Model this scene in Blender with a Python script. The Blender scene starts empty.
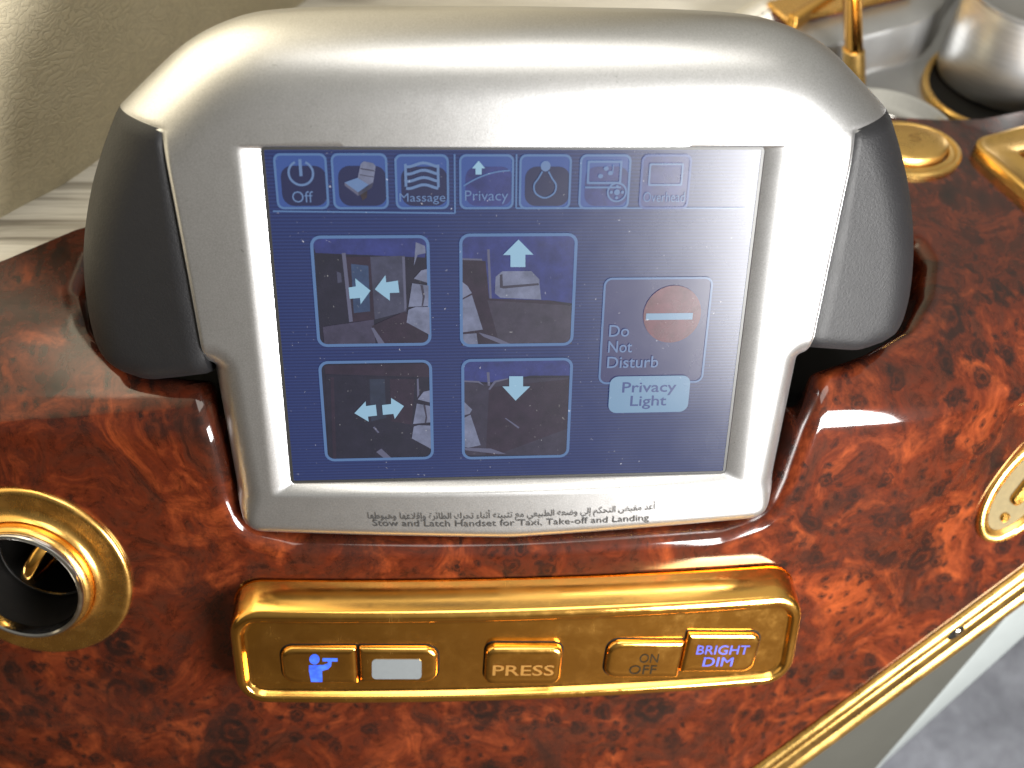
import bpy, math, random
import numpy as np
from mathutils import Matrix, Vector

random.seed(4)
SC = bpy.context.scene
COL = SC.collection
CM = 0.01                                   # everything below is written in centimetres

# ------------------------------------------------------------------ frame of the panel and the camera
FPX, CX, CY = 1000.0, 512.0, 384.0
T = np.array([0.05940765, -1.65269063, 27.92491255])
R1 = np.array([0.99739568, -0.01656617, 0.07019563])
R2 = np.array([0.01647352, -0.90413356, -0.42693223])
R2 = R2 - R1 * (R1 @ R2); R2 /= np.linalg.norm(R2)
R3 = np.cross(R1, R2)
RM = np.array([R1, R2, R3])
CAM = RM @ (-T)                             # camera in panel coordinates (u right, v up the face, n out of it)
LEAN = math.radians(65)
ORG = np.array([0, 0, 62.05])               # panel origin (centre of the screen) in the room
AX = np.array([[1, 0, 0], [0, math.cos(LEAN), math.sin(LEAN)], [0, -math.sin(LEAN), math.cos(LEAN)]])

def W(p):                                    # panel uvn -> room xyz, centimetres
    return ORG + np.asarray(p, float) @ AX
def inv(w):                                  # room -> panel
    return AX @ (np.asarray(w, float) - ORG)
def ray(x, y):
    return RM @ np.array([(x - CX) / FPX, (y - CY) / FPX, 1.0])
def un(x, y, n=0.0):                         # where the line of sight meets the plane n
    d = ray(x, y); k = (n - CAM[2]) / d[2]
    return CAM + k * d
def unz(x, y, z):                            # where it meets the level plane at height z (room xyz)
    d = ray(x, y) @ AX; c = W(CAM); k = (z - c[2]) / d[2]
    return c + k * d
def proj(p):
    q = RM.T @ np.asarray(p, float) + T
    return np.array([CX + FPX * q[0] / q[2], CY + FPX * q[1] / q[2]])
def solve(S, x, y, a, b):                    # surface parameters (a, b) seen at pixel x, y
    tgt = np.array([x, y], float); e = 1e-3
    for _ in range(40):
        r = proj(S(a, b)) - tgt
        if np.abs(r).max() < 1e-3: break
        ja = (proj(S(a + e, b)) - proj(S(a - e, b))) / (2 * e)
        jb = (proj(S(a, b + e)) - proj(S(a, b - e))) / (2 * e)
        J = np.array([ja, jb]).T
        st = np.linalg.solve(J, r); m = np.abs(st).max()
        if m > 1.5: st *= 1.5 / m
        a, b = a - st[0], b - st[1]
    return float(a), float(b)

cam = bpy.data.cameras.new('camera'); cam.sensor_width = 36; cam.lens = 36 * FPX / 1024
cam.clip_start = 0.01; cam.clip_end = 50
co = bpy.data.objects.new('camera', cam); COL.objects.link(co)
rt = (RM @ np.array([1, 0, 0])) @ AX; up = (RM @ np.array([0, -1, 0])) @ AX; bk = (RM @ np.array([0, 0, -1])) @ AX
cw = W(CAM) * CM
co.matrix_world = Matrix(((rt[0], up[0], bk[0], cw[0]), (rt[1], up[1], bk[1], cw[1]), (rt[2], up[2], bk[2], cw[2]), (0, 0, 0, 1)))
SC.camera = co
cam.dof.use_dof = True; cam.dof.focus_distance = 0.285; cam.dof.aperture_fstop = 9.0

# ------------------------------------------------------------------ exposure, world, lamps
SC.view_settings.view_transform = 'Standard'; SC.view_settings.look = 'None'
SC.view_settings.exposure = 0; SC.view_settings.gamma = 1; SC.view_settings.use_curve_mapping = False
SC.render.engine = 'CYCLES'
SC.cycles.max_bounces = 8; SC.cycles.sample_clamp_indirect = 6

world = bpy.data.worlds.new('World'); SC.world = world; world.use_nodes = True
wn, wl = world.node_tree.nodes, world.node_tree.links
bg = wn['Background']
tc = wn.new('ShaderNodeTexCoord'); sep = wn.new('ShaderNodeSeparateXYZ'); wl.new(tc.outputs['Generated'], sep.inputs[0])
rp = wn.new('ShaderNodeValToRGB')            # the cabin: cream walls, pale ceiling; bands below added for their reflections
mr = wn.new('ShaderNodeMapRange'); mr.inputs[1].default_value = -1; mr.inputs[2].default_value = 1
wl.new(sep.outputs['Z'], mr.inputs[0]); wl.new(mr.outputs[0], rp.inputs[0])
els = rp.color_ramp.elements
els[0].position = 0.0; els[0].color = (.26, .20, .15, 1)
els[1].position = 1.0; els[1].color = (.80, .77, .67, 1)
for p, c in ((.30, (.30, .22, .15, 1)), (.325, (.36, .26, .17, 1)), (.335, (.62, .50, .38, 1)), (.348, (.27, .195, .125, 1)), (.40, (.40, .30, .19, 1)), (.46, (.17, .125, .08, 1)), (.52, (.30, .25, .17, 1)), (.62, (.38, .345, .28, 1)), (.74, (.58, .555, .48, 1))):
    e = els.new(p); e.color = c
sx = wn.new('ShaderNodeMapRange'); sx.inputs[1].default_value = -1; sx.inputs[2].default_value = 1; wl.new(sep.outputs['X'], sx.inputs[0])
sr = wn.new('ShaderNodeValToRGB'); se = sr.color_ramp.elements    # the windows are ahead on the right
se[0].position = 0; se[0].color = (.22, .22, .22, 1); se[1].position = 1; se[1].color = (.3, .3, .3, 1)
for p, c in ((.40, .34), (.66, .95), (.78, .75), (.90, .55)):
    e = se.new(p); e.color = (c, c, c, 1)
wl.new(sx.outputs[0], sr.inputs[0]); wl.new(sr.outputs[0], bg.inputs[1])
wl.new(rp.outputs[0], bg.inputs[0])

def lamp(name, kind, pos, target, power, color=(1, 1, 1), **kw):
    l = bpy.data.lights.new(name, kind); l.energy = power; l.color = color
    for k, v in kw.items(): setattr(l, k, v)
    o = bpy.data.objects.new(name, l); COL.objects.link(o)
    p = Vector(np.asarray(pos) * CM); o.location = p
    d = Vector(np.asarray(target) * CM) - p
    o.rotation_euler = d.to_track_quat('-Z', 'Y').to_euler()
    return o
# cabin window behind the photographer's right shoulder
lamp('window_light', 'AREA', W((27.5, -7, 36)), W((5, -1, 0)), 10.0, (1, .985, .96), shape='RECTANGLE', size=.20, size_y=.24)
# added soft fill lamp overhead, for the pale ceiling
lamp('ceiling_fill', 'AREA', (10, -10, 175), (0, 5, 60), 5.0, (1, .96, .88), shape='RECTANGLE', size=.7, size_y=.5)
# sunbeam on the leather at far left
lamp('sun_beam', 'SPOT', (60, -70, 100), unz(10, 40, 60) + np.array([-14.6, 6, 16]), 240.0, (.97, .99, 1), spot_size=math.radians(11), spot_blend=.22, shadow_soft_size=.02)

# ------------------------------------------------------------------ mesh builder
class MB:
    def __init__(s): s.v = []; s.f = []; s.m = []
    def add(s, pts):
        i = len(s.v); s.v += [tuple(p) for p in pts]; return i
    def face(s, idx, m=0): s.f.append(tuple(idx)); s.m.append(m)
    def rings(s, rings, m=0, closed=True, flip=False):
        n = len(rings[0]); st = [s.add(r) for r in rings]
        for a, b in zip(st, st[1:]):
            for i in range(n if closed else n - 1):
                j = (i + 1) % n
                q = (a + i, a + j, b + j, b + i)
                s.face(q[::-1] if flip else q, m)
        return st
    def cap(s, start, n, m=0, flip=False):
        q = list(range(start, start + n)); s.face(q[::-1] if flip else q, m)
    def fan(s, start, n, m=0, flip=False):
        c = np.mean(np.array(s.v[start:start + n]), axis=0); i = s.add([c])
        for k in range(n):
            q = (start + k, start + (k + 1) % n, i); s.face(q[::-1] if flip else q, m)
    def poly(s, pts, m=0):
        i = s.add(pts); s.face(range(i, i + len(pts)), m)
    def box(s, c, sx, sy, sz, m=0, ax=np.eye(3)):
        ax = np.asarray(ax); c = np.asarray(c)
        P = [c + ax[0] * sx * i + ax[1] * sy * j + ax[2] * sz * k for k in (-.5, .5) for j in (-.5, .5) for i in (-.5, .5)]
        o = s.add(P)
        for q in ((0, 2, 3, 1), (4, 5, 7, 6), (0, 1, 5, 4), (2, 6, 7, 3), (0, 4, 6, 2), (1, 3, 7, 5)): s.face([o + k for k in q], m)

def thing(name, label, cat, loc, group=None):
    o = bpy.data.objects.new(name, None); COL.objects.link(o)
    o.empty_display_size = .02; o.location = Vector(np.asarray(loc, float) * CM)
    o['label'] = label; o['category'] = cat
    if group: o['group'] = group
    o['wloc'] = [float(x) for x in np.asarray(loc, float)]
    return o
def obj(name, mb, mats, parent=None, world=False, sharp=35, smooth=True, recalc=True, weld=True, loc=None):
    """links one mesh object; vertices are panel uvn (world=False) or room xyz (world=True)"""
    V = np.array(mb.v, float)
    if not world: V = ORG + V @ AX
    base = np.array(parent['wloc']) if parent is not None else (np.asarray(loc, float) if loc is not None else V.mean(axis=0) * [1, 1, 0] + [0, 0, V[:, 2].min()])
    me = bpy.data.meshes.new(name)
    me.from_pydata([tuple(p) for p in (V - base) * CM], [], mb.f); me.update()
    if not isinstance(mats, (list, tuple)): mats = [mats]
    for m in mats: me.materials.append(m)
    for p, i in zip(me.polygons, mb.m): p.material_index = i
    if recalc or weld:
        import bmesh
        b = bmesh.new(); b.from_mesh(me)
        if weld: bmesh.ops.remove_doubles(b, verts=b.verts, dist=1e-6)
        if recalc: bmesh.ops.recalc_face_normals(b, faces=b.faces)
        b.to_mesh(me); b.free()
    if smooth:
        me.polygons.foreach_set('use_smooth', [True] * len(me.polygons)); me.update()
        me.set_sharp_from_angle(angle=math.radians(sharp))
    o = bpy.data.objects.new(name, me); COL.objects.link(o)
    if parent is not None:
        o.parent = parent; o['wloc'] = [float(x) for x in base]
    else:
        o.location = Vector(base * CM); o['wloc'] = [float(x) for x in base]
    return o
def sub(o, parent):                          # re-hang an object built beside its parent (same base) one level deeper
    o.parent = parent; return o
def tag(o, label, cat, group=None):
    o['label'] = label; o['category'] = cat
    if group: o['group'] = group
    return o
def structure(o, label=None):
    o['kind'] = 'structure'
    if label: o['label'] = label
    return o

# ------------------------------------------------------------------ 2-D outlines
def cat_rom(P, per=12, closed=False):
    P = [np.array(p, float) for p in P]; out = []
    n = len(P)
    for i in range(n if closed else n - 1):
        g = (lambda k: P[k % n]) if closed else (lambda k: P[min(max(k, 0), n - 1)])
        p0, p1, p2, p3 = g(i - 1), g(i), g(i + 1), g(i + 2)
        for k in range(per):
            t = k / per
            out.append(.5 * (2 * p1 + (p2 - p0) * t + (2 * p0 - 5 * p1 + 4 * p2 - p3) * t * t + (3 * p1 - p0 - 3 * p2 + p3) * t ** 3))
    if not closed: out.append(P[-1])
    return np.array(out)
def round_poly(P, r, seg=6):
    """closed polygon with each corner rounded; r a number or a list"""
    n = len(P); out = []
    for i in range(n):
        a, b, c = (np.array(P[(i + k) % n], float) for k in (-1, 0, 1))
        rr = r[i] if isinstance(r, (list, tuple)) else r
        d1, d2 = a - b, c - b; l1, l2 = np.linalg.norm(d1), np.linalg.norm(d2)
        d1, d2 = d1 / l1, d2 / l2
        th = math.acos(max(-1, min(1, d1 @ d2)))
        if rr <= 0 or th > math.pi - .02: out.append(b); continue
        q = min(rr / math.tan(th / 2), .48 * l1, .48 * l2); R_ = q * math.tan(th / 2)
        c0 = b + (d1 + d2) / np.linalg.norm(d1 + d2) * (R_ / math.sin(th / 2))
        p1, p2 = b + d1 * q - c0, b + d2 * q - c0
        a1 = math.atan2(p1[1], p1[0]); da = math.atan2(p2[1], p2[0]) - a1
        while da > math.pi: da -= 2 * math.pi
        while da < -math.pi: da += 2 * math.pi
        for k in range(seg + 1):
            t = a1 + da * k / seg; out.append(c0 + R_ * np.array([math.cos(t), math.sin(t)]))
    return np.array(out)
def resample(P, n, closed=True):
    P = np.asarray(P); Q = np.vstack([P, P[:1]]) if closed else P
    L = np.concatenate([[0], np.cumsum(np.linalg.norm(np.diff(Q, axis=0), axis=1))])
    s = np.linspace(0, L[-1], n + 1)[:-1] if closed else np.linspace(0, L[-1], n)
    return np.array([np.interp(s, L, Q[:, k]) for k in range(Q.shape[1])]).T
def normals2(P, closed=True):                # outward for a counter-clockwise loop
    P = np.asarray(P)
    d = np.roll(P, -1, 0) - np.roll(P, 1, 0) if closed else np.gradient(P, axis=0)
    d /= np.linalg.norm(d, axis=1)[:, None] + 1e-12
    return np.stack([d[:, 1], -d[:, 0]], 1)
def dist_pl(p, PL):
    A, B = PL[:-1], PL[1:]; d = B - A
    t = np.clip(((p - A) * d).sum(1) / ((d * d).sum(1) + 1e-12), 0, 1)
    return np.sqrt((((A + d * t[:, None]) - p) ** 2).sum(1).min())
def rrect(cx, cy, w, h, r, rot=0, seg=5):
    r = max(min(r, w / 2 - 1e-4, h / 2 - 1e-4), 1e-4); out = []
    for sx, sy, a0 in ((1, 1, 0), (-1, 1, 90), (-1, -1, 180), (1, -1, 270)):
        for k in range(seg + 1):
            a = math.radians(a0 + 90 * k / seg)
            x, y = sx * (w / 2 - r) + r * math.cos(a), sy * (h / 2 - r) + r * math.sin(a)
            out.append((cx + x * math.cos(rot) - y * math.sin(rot), cy + x * math.sin(rot) + y * math.cos(rot)))
    return np.array(out)
def ellipse(cx, cy, a, b, n=64, rot=0):
    t = np.linspace(0, 2 * math.pi, n, endpoint=False)
    x, y = a * np.cos(t), b * np.sin(t)
    return np.stack([cx + x * math.cos(rot) - y * math.sin(rot), cy + x * math.sin(rot) + y * math.cos(rot)], 1)
def dens(P, step):
    """put extra points on the long sides of a closed loop"""
    out = []
    for a, b in zip(P, np.roll(P, -1, 0)):
        k = max(1, int(np.linalg.norm(b - a) / step))
        for i in range(k): out.append(a + (b - a) * i / k)
    return np.array(out)

# ------------------------------------------------------------------ materials
def nodes(name):
    m = bpy.data.materials.new(name); m.use_nodes = True
    nt = m.node_tree; return m, nt, nt.nodes['Principled BSDF']
def setp(b, **k):
    names = dict(col='Base Color', metal='Metallic', rough='Roughness', spec='Specular IOR Level', coat='Coat Weight', coat_rough='Coat Roughness',
                 sheen='Sheen Weight', emit='Emission Color', estr='Emission Strength')
    for q, v in k.items():
        b.inputs[names[q]].default_value = (*v, 1) if isinstance(v, tuple) else v
def coords(nt, scale=(1, 1, 1), rot=(0, 0, 0)):
    t = nt.nodes.new('ShaderNodeTexCoord'); mp = nt.nodes.new('ShaderNodeMapping')
    mp.inputs['Scale'].default_value = tuple(100 * s for s in scale); mp.inputs['Rotation'].default_value = rot
    nt.links.new(t.outputs['Object'], mp.inputs[0]); return mp.outputs[0]
def noise(nt, vec, scale, detail=3, rough=.55, dist=0.0, dim='3D'):
    n = nt.nodes.new('ShaderNodeTexNoise'); n.inputs['Scale'].default_value = scale; n.inputs['Detail'].default_value = detail
    n.inputs['Roughness'].default_value = rough; n.inputs['Distortion'].default_value = dist
    if vec is not None: nt.links.new(vec, n.inputs['Vector'])
    return n
def ramp(nt, fac, stops, interp='LINEAR'):
    r = nt.nodes.new('ShaderNodeValToRGB'); r.color_ramp.interpolation = interp; e = r.color_ramp.elements
    while len(e) < len(stops): e.new(.5)
    for q, (p, c) in zip(e, stops): q.position = p; q.color = (*c, 1) if len(c) == 3 else c
    nt.links.new(fac, r.inputs[0]); return r
def g3(x): return (x, x, x)
def mix(nt, fac, a, b, mode='MIX'):
    m = nt.nodes.new('ShaderNodeMix'); m.data_type = 'RGBA'; m.blend_type = mode
    for s, v in ((m.inputs[0], fac), (m.inputs[6], a), (m.inputs[7], b)):
        if isinstance(v, bpy.types.NodeSocket): nt.links.new(v, s)
        else: s.default_value = v if not isinstance(v, tuple) else (*v, 1) if len(v) == 3 else v
    return m.outputs[2]
def math_(nt, op, a, b=0.0, c=None):
    m = nt.nodes.new('ShaderNodeMath'); m.operation = op
    for s, v in zip(m.inputs, (a, b, c)):
        if v is None: continue
        if isinstance(v, bpy.types.NodeSocket): nt.links.new(v, s)
        else: s.default_value = v
    return m.outputs[0]
def bump(nt, b, h, strength=.3, dist=.0005):
    n = nt.nodes.new('ShaderNodeBump'); n.inputs['Strength'].default_value = strength; n.inputs['Distance'].default_value = dist
    nt.links.new(h, n.inputs['Height']); nt.links.new(n.outputs[0], b.inputs['Normal'])

def mat_silver():
    m, nt, b = nodes('silver_paint'); v = coords(nt)
    setp(b, metal=.95, rough=.34)
    n = noise(nt, v, 26, 2); n2 = noise(nt, v, 2.2, 4)
    c = ramp(nt, n.outputs[0], [(.3, (.425, .425, .425)), (.7, (.54, .54, .545))]); nt.links.new(c.outputs[0], b.inputs['Base Color'])
    r = ramp(nt, n2.outputs[0], [(.3, g3(.335)), (.7, g3(.35))]); nt.links.new(r.outputs[0], b.inputs['Roughness'])
    ds = noise(nt, v, 8, 2); dk = ramp(nt, ds.outputs[0], [(.73, g3(0)), (.77, g3(.5))])
    nt.links.new(mix(nt, dk.outputs[0], c.outputs[0], (.16, .155, .15)), b.inputs['Base Color'])
    bump(nt, b, n.outputs[0], .18, .0001); return m
def mat_grip():
    m, nt, b = nodes('black_grip'); v = coords(nt)
    setp(b, col=(.007, .007, .008), rough=.5, spec=.3)
    n = noise(nt, v, 13, 4, .7); n2 = noise(nt, v, 1.6, 5, .65)
    r = ramp(nt, n2.outputs[0], [(.3, g3(.50)), (.75, g3(.55))]); nt.links.new(r.outputs[0], b.inputs['Roughness'])
    bump(nt, b, n.outputs[0], .5, .0003); return m
def mat_plain(name, col, rough=.5, metal=0, spec=.5, var=.12, sc=6, bp=0, coat=0):
    m, nt, b = nodes(name); v = coords(nt); setp(b, rough=rough, metal=metal, spec=spec, coat=coat)
    n = noise(nt, v, sc, 4, .6)
    c = ramp(nt, n.outputs[0], [(.25, tuple(x * (1 - var) for x in col)), (.75, tuple(min(1, x * (1 + var)) for x in col))])
    nt.links.new(c.outputs[0], b.inputs['Base Color'])
    if bp: bump(nt, b, n.outputs[0], bp, .0003)
    return m
def mat_gold(name='polished_gold', rough=.115, col=(.90, .49, .115)):
    m, nt, b = nodes(name); v = coords(nt); setp(b, metal=1)
    n = noise(nt, v, 1.3, 5, .7); n2 = noise(nt, coords(nt, (8, 1, 1)), 9, 3)
    c = ramp(nt, n.outputs[0], [(.3, tuple(x * .94 for x in col)), (.7, col)]); nt.links.new(c.outputs[0], b.inputs['Base Color'])
    r = ramp(nt, n.outputs[0], [(.3, g3(rough * .85)), (.75, g3(rough * 1.25))]); nt.links.new(r.outputs[0], b.inputs['Roughness'])
    sc1 = noise(nt, coords(nt, (14, .5, .5), (0, .3, .5)), 5, 3, .7); sc2 = noise(nt, v, .9, 6, .72)      # hairline scratches and finger smears
    k1_ = ramp(nt, sc1.outputs[0], [(.60, g3(0)), (.72, g3(.10))]); k2_ = ramp(nt, sc2.outputs[0], [(.45, g3(0)), (.70, g3(.13))])
    nt.links.new(math_(nt, 'ADD', r.outputs[0], math_(nt, 'ADD', k1_.outputs[0], k2_.outputs[0])), b.inputs['Roughness'])
    bump(nt, b, n2.outputs[0], .07, .0002); return m
def mat_wood():
    m, nt, b = nodes('burl_walnut_lacquer'); v = coords(nt)
    # swirling figure: noise pushed around by noise
    w1 = noise(nt, v, .16, 3, .5)
    sc = nt.nodes.new('ShaderNodeVectorMath'); sc.operation = 'MULTIPLY_ADD'
    nt.links.new(w1.outputs['Color'], sc.inputs[0]); sc.inputs[1].default_value = (5, 5, 5); nt.links.new(v, sc.inputs[2])
    fig = noise(nt, sc.outputs[0], .52, 8, .64, 1.1)
    fine = noise(nt, sc.outputs[0], 2.6, 6, .7, .6)
    grain = noise(nt, v, 7.5, 4, .7)
    base = ramp(nt, fig.outputs[0], [(.27, (.012, .0040, .003)), (.40, (.040, .0095, .0045)), (.50, (.054, .0090, .0032)), (.61, (.106, .0200, .0060)), (.80, (.225, .045, .0110))])
    f2 = ramp(nt, fine.outputs[0], [(.32, g3(.30)), (.50, g3(.92)), (.72, g3(1.18))])
    c = mix(nt, .75, base.outputs[0], f2.outputs[0], 'MULTIPLY')
    g2 = ramp(nt, grain.outputs[0], [(.3, g3(.72)), (.62, g3(1.08))])
    c = mix(nt, .6, c, g2.outputs[0], 'MULTIPLY')
    # eyes of the burl, clustered; the figure runs through the sheet, so flatten the third axis
    fl = nt.nodes.new('ShaderNodeMapping'); fl.inputs['Scale'].default_value = (1, 1, .12)
    v0 = coords(nt, rot=(-LEAN, 0, 0)); nt.links.new(v0, fl.inputs[0])
    dv = noise(nt, v, 1.3, 4, .6)
    s2 = nt.nodes.new('ShaderNodeVectorMath'); s2.operation = 'MULTIPLY_ADD'
    nt.links.new(dv.outputs['Color'], s2.inputs[0]); s2.inputs[1].default_value = (.8, .8, .1); nt.links.new(fl.outputs[0], s2.inputs[2])
    clus = noise(nt, v, .17, 3, .5)
    for vs, r0, r1, thr, c0, mul in ((.34, .15, .40, .55, .47, 50), (.95, .16, .38, .38, .46, 36), (2.1, .15, .34, .50, .46, 30)):
        vo = nt.nodes.new('ShaderNodeTexVoronoi'); vo.voronoi_dimensions = '2D'; vo.inputs['Scale'].default_value = vs; nt.links.new(s2.outputs[0], vo.inputs['Vector'])
        rings = math_(nt, 'SINE', math_(nt, 'MULTIPLY', vo.outputs['Distance'], mul))
        core = ramp(nt, vo.outputs['Distance'], [(r0, g3(1)), (r1, g3(0))])
        pick = nt.nodes.new('ShaderNodeSeparateColor'); nt.links.new(vo.outputs['Color'], pick.inputs[0])
        on = ramp(nt, pick.outputs[0], [(thr, g3(0)), (thr + .12, g3(1))])
        cl = ramp(nt, clus.outputs[0], [(c0 - .05, g3(.06)), (c0 + .05, g3(1))])
        k = math_(nt, 'MULTIPLY', math_(nt, 'MULTIPLY', core.outputs[0], on.outputs[0]), cl.outputs[0])
        k = math_(nt, 'MULTIPLY', k, math_(nt, 'MULTIPLY_ADD', rings, .25, .75))
        c = mix(nt, math_(nt, 'MINIMUM', math_(nt, 'MULTIPLY', k, 1.0), .88), c, (.007, .0035, .003))
    # broad dark smoke between the eyes
    bl = noise(nt, sc.outputs[0], .30, 6, .65, .8)
    bk_ = ramp(nt, bl.outputs[0], [(.52, g3(0)), (.68, g3(.85))])
    c = mix(nt, math_(nt, 'MULTIPLY', bk_.outputs[0], ramp(nt, grain.outputs[0], [(.35, g3(1)), (.65, g3(.55))]).outputs[0]), c, (.016, .006, .0045))
    nt.links.new(c, b.inputs['Base Color'])
    setp(b, rough=.4, spec=.02, coat=1.0, coat_rough=.075)
    b.inputs['Coat IOR'].default_value = 1.5
    orange = noise(nt, v, .9, 2); 
    cb = nt.nodes.new('ShaderNodeBump'); cb.inputs['Strength'].default_value = .04; cb.inputs['Distance'].default_value = .0008
    nt.links.new(orange.outputs[0], cb.inputs['Height']); nt.links.new(cb.outputs[0], b.inputs['Coat Normal'])
    return m
def mat_leather():
    m, nt, b = nodes('cream_leather'); v = coords(nt, (1, 1, 1))
    vo = nt.nodes.new('ShaderNodeTexVoronoi'); vo.feature = 'DISTANCE_TO_EDGE'; vo.inputs['Scale'].default_value = 3.4
    dn = noise(nt, v, 1.4, 3)
    s2 = nt.nodes.new('ShaderNodeVectorMath'); s2.operation = 'MULTIPLY_ADD'; nt.links.new(dn.outputs['Color'], s2.inputs[0]); s2.inputs[1].default_value = (1.2, 1.2, 1.2)
    mp = coords(nt, (.55, .55, 1.5)); nt.links.new(mp, s2.inputs[2]); nt.links.new(s2.outputs[0], vo.inputs['Vector'])
    cr = ramp(nt, vo.outputs['Distance'], [(0, g3(.25)), (.08, g3(.8)), (.25, g3(1))])
    n2 = noise(nt, v, .5, 4)
    c = ramp(nt, n2.outputs[0], [(.3, (.58, .51, .355)), (.7, (.64, .565, .405))])
    col = mix(nt, .16, c.outputs[0], cr.outputs[0], 'MULTIPLY'); nt.links.new(col, b.inputs['Base Color'])
    setp(b, rough=.5, spec=.35); bump(nt, b, cr.outputs[0], .5, .0005); return m
def mat_laminate():
    m, nt, b = nodes('striped_laminate'); v = coords(nt, (1, 1, 1), (0, 0, math.radians(-46)))
    st = coords(nt, (.07, 2.2, 1), (0, 0, math.radians(-46)))
    wp = noise(nt, v, .12, 2)
    sa = nt.nodes.new('ShaderNodeVectorMath'); sa.operation = 'MULTIPLY_ADD'; nt.links.new(wp.outputs['Color'], sa.inputs[0]); sa.inputs[1].default_value = (.5, 3.0, 0); nt.links.new(st, sa.inputs[2])
    n = noise(nt, sa.outputs[0], .8, 4, .55, .3)
    fine = noise(nt, coords(nt, (.5, 9, 1), (0, 0, math.radians(-46))), 1.5, 4)
    c = ramp(nt, n.outputs[0], [(.37, (.23, .205, .17)), (.45, (.42, .39, .335)), (.53, (.62, .59, .525))])
    f = ramp(nt, fine.outputs[0], [(.3, g3(.82)), (.7, g3(1.05))])
    nt.links.new(mix(nt, .8, c.outputs[0], f.outputs[0], 'MULTIPLY'), b.inputs['Base Color'])
    setp(b, rough=.32, spec=.5); return m
def mat_brushed():
    m, nt, b = nodes('brushed_steel'); v = coords(nt, (.25, .25, 6))
    n = noise(nt, v, 3, 3); setp(b, metal=1, rough=.42)
    c = ramp(nt, n.outputs[0], [(.3, (.52, .53, .53)), (.7, (.68, .69, .69))]); nt.links.new(c.outputs[0], b.inputs['Base Color']); return m
def mat_carpet():
    m, nt, b = nodes('grey_carpet'); v = coords(nt)
    n = noise(nt, v, .22, 6, .72, .6); n2 = noise(nt, v, 2.2, 5, .75)
    c = ramp(nt, n.outputs[0], [(.3, (.20, .21, .25)), (.7, (.48, .50, .58))])
    f = ramp(nt, n2.outputs[0], [(.3, g3(.6)), (.7, g3(1.15))])
    nt.links.new(mix(nt, 1.0, c.outputs[0], f.outputs[0], 'MULTIPLY'), b.inputs['Base Color'])
    setp(b, rough=.95, spec=.1, sheen=.3); bump(nt, b, n2.outputs[0], .8, .004); return m
SCR_ROUGH = .27
def screen_base(name):
    m, nt, b = nodes(name); v = coords(nt)
    # dust and smears lying on the glass
    d = noise(nt, v, 9, 2); d2 = noise(nt, v, .55, 4, .6)
    sp = ramp(nt, d.outputs[0], [(.715, g3(0)), (.79, g3(.55))]); sm = ramp(nt, d2.outputs[0], [(.38, g3(.05)), (.68, g3(1))])
    k = math_(nt, 'MULTIPLY', sp.outputs[0], sm.outputs[0])
    c = mix(nt, k, (.006, .007, .010), (.42, .42, .42)); nt.links.new(c, b.inputs['Base Color'])
    r = math_(nt, 'MULTIPLY_ADD', d2.outputs[0], .10, SCR_ROUGH - .05); nt.links.new(r, b.inputs['Roughness'])
    setp(b, spec=.38, estr=1.0); return m, nt, b
_scr = {}
def mat_px(name, col):
    if name not in _scr:
        m, nt, b = screen_base('display_' + name); setp(b, emit=col); _scr[name] = m
        if name in ('maroon', 'dark', 'navy', 'seat', 'mid', 'cover', 'hatch', 'floor', 'teal', 'blueblack', 'brown', 'red', 'red_dim'):
            n = noise(nt, coords(nt), 2.4, 6, .65)      # the pictures are small photographs, not flat colour
            c = ramp(nt, n.outputs[0], [(.28, tuple(x * .6 for x in col)), (.5, tuple(x * .92 for x in col)), (.75, tuple(x * 1.3 for x in col))])
            nt.links.new(c.outputs[0], b.inputs['Emission Color'])
    return _scr[name]
def mat_screen_bg():
    m, nt, b = screen_base('display_blue_lines')
    t = nt.nodes.new('ShaderNodeTexCoord'); sp = nt.nodes.new('ShaderNodeSeparateXYZ'); nt.links.new(t.outputs['Object'], sp.inputs[0])
    s = math_(nt, 'SINE', math_(nt, 'MULTIPLY', sp.outputs['Z'], 2 * math.pi / (.00095 * math.sin(LEAN))))
    ln = math_(nt, 'MULTIPLY_ADD', s, .5, .5)
    c = mix(nt, ln, (.0095, .016, .082), (.018, .034, .138)); nt.links.new(c, b.inputs['Emission Color']); return m

M_SIL, M_GRIP, M_GOLD, M_WOOD = mat_silver(), mat_grip(), mat_gold(), mat_wood()
M_GOLD2 = mat_gold('satin_gold', .22, (.86, .50, .14))
M_GOLD3 = mat_gold('aged_gold', .27, (.66, .41, .125))
M_BLACK = mat_plain('black_plastic', (.012, .012, .012), .45)
M_INK = mat_plain('black_ink', (.012, .012, .013), .6)
M_ENGR = mat_plain('dark_engraving', (.012, .008, .003), .6, spec=.1)
M_LEATHER, M_LAM, M_STEEL, M_CARPET = mat_leather(), mat_laminate(), mat_brushed(), mat_carpet()
M_CHROME = mat_plain('chrome', (.75, .74, .72), .12, 1, var=.05)
M_GREY = mat_plain('grey_metal_tray', (.34, .34, .34), .34, .75, var=.1, sc=.5)
M_OLIVE = mat_plain('olive_grey_panel', (.038, .038, .032), .5, var=.06, sc=.6)
M_PALE = mat_plain('pale_sunlit_strip', (.16, .175, .175), .5, var=.05, sc=.8)  # pale kick strip, its colour lightened to stand for sunlight
M_WHITE = mat_plain('white_lens', (.115, .125, .13), .35, var=.04)
M_DARK = mat_plain('dark_interior', (.004, .0035, .003), .6, spec=.15)

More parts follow.
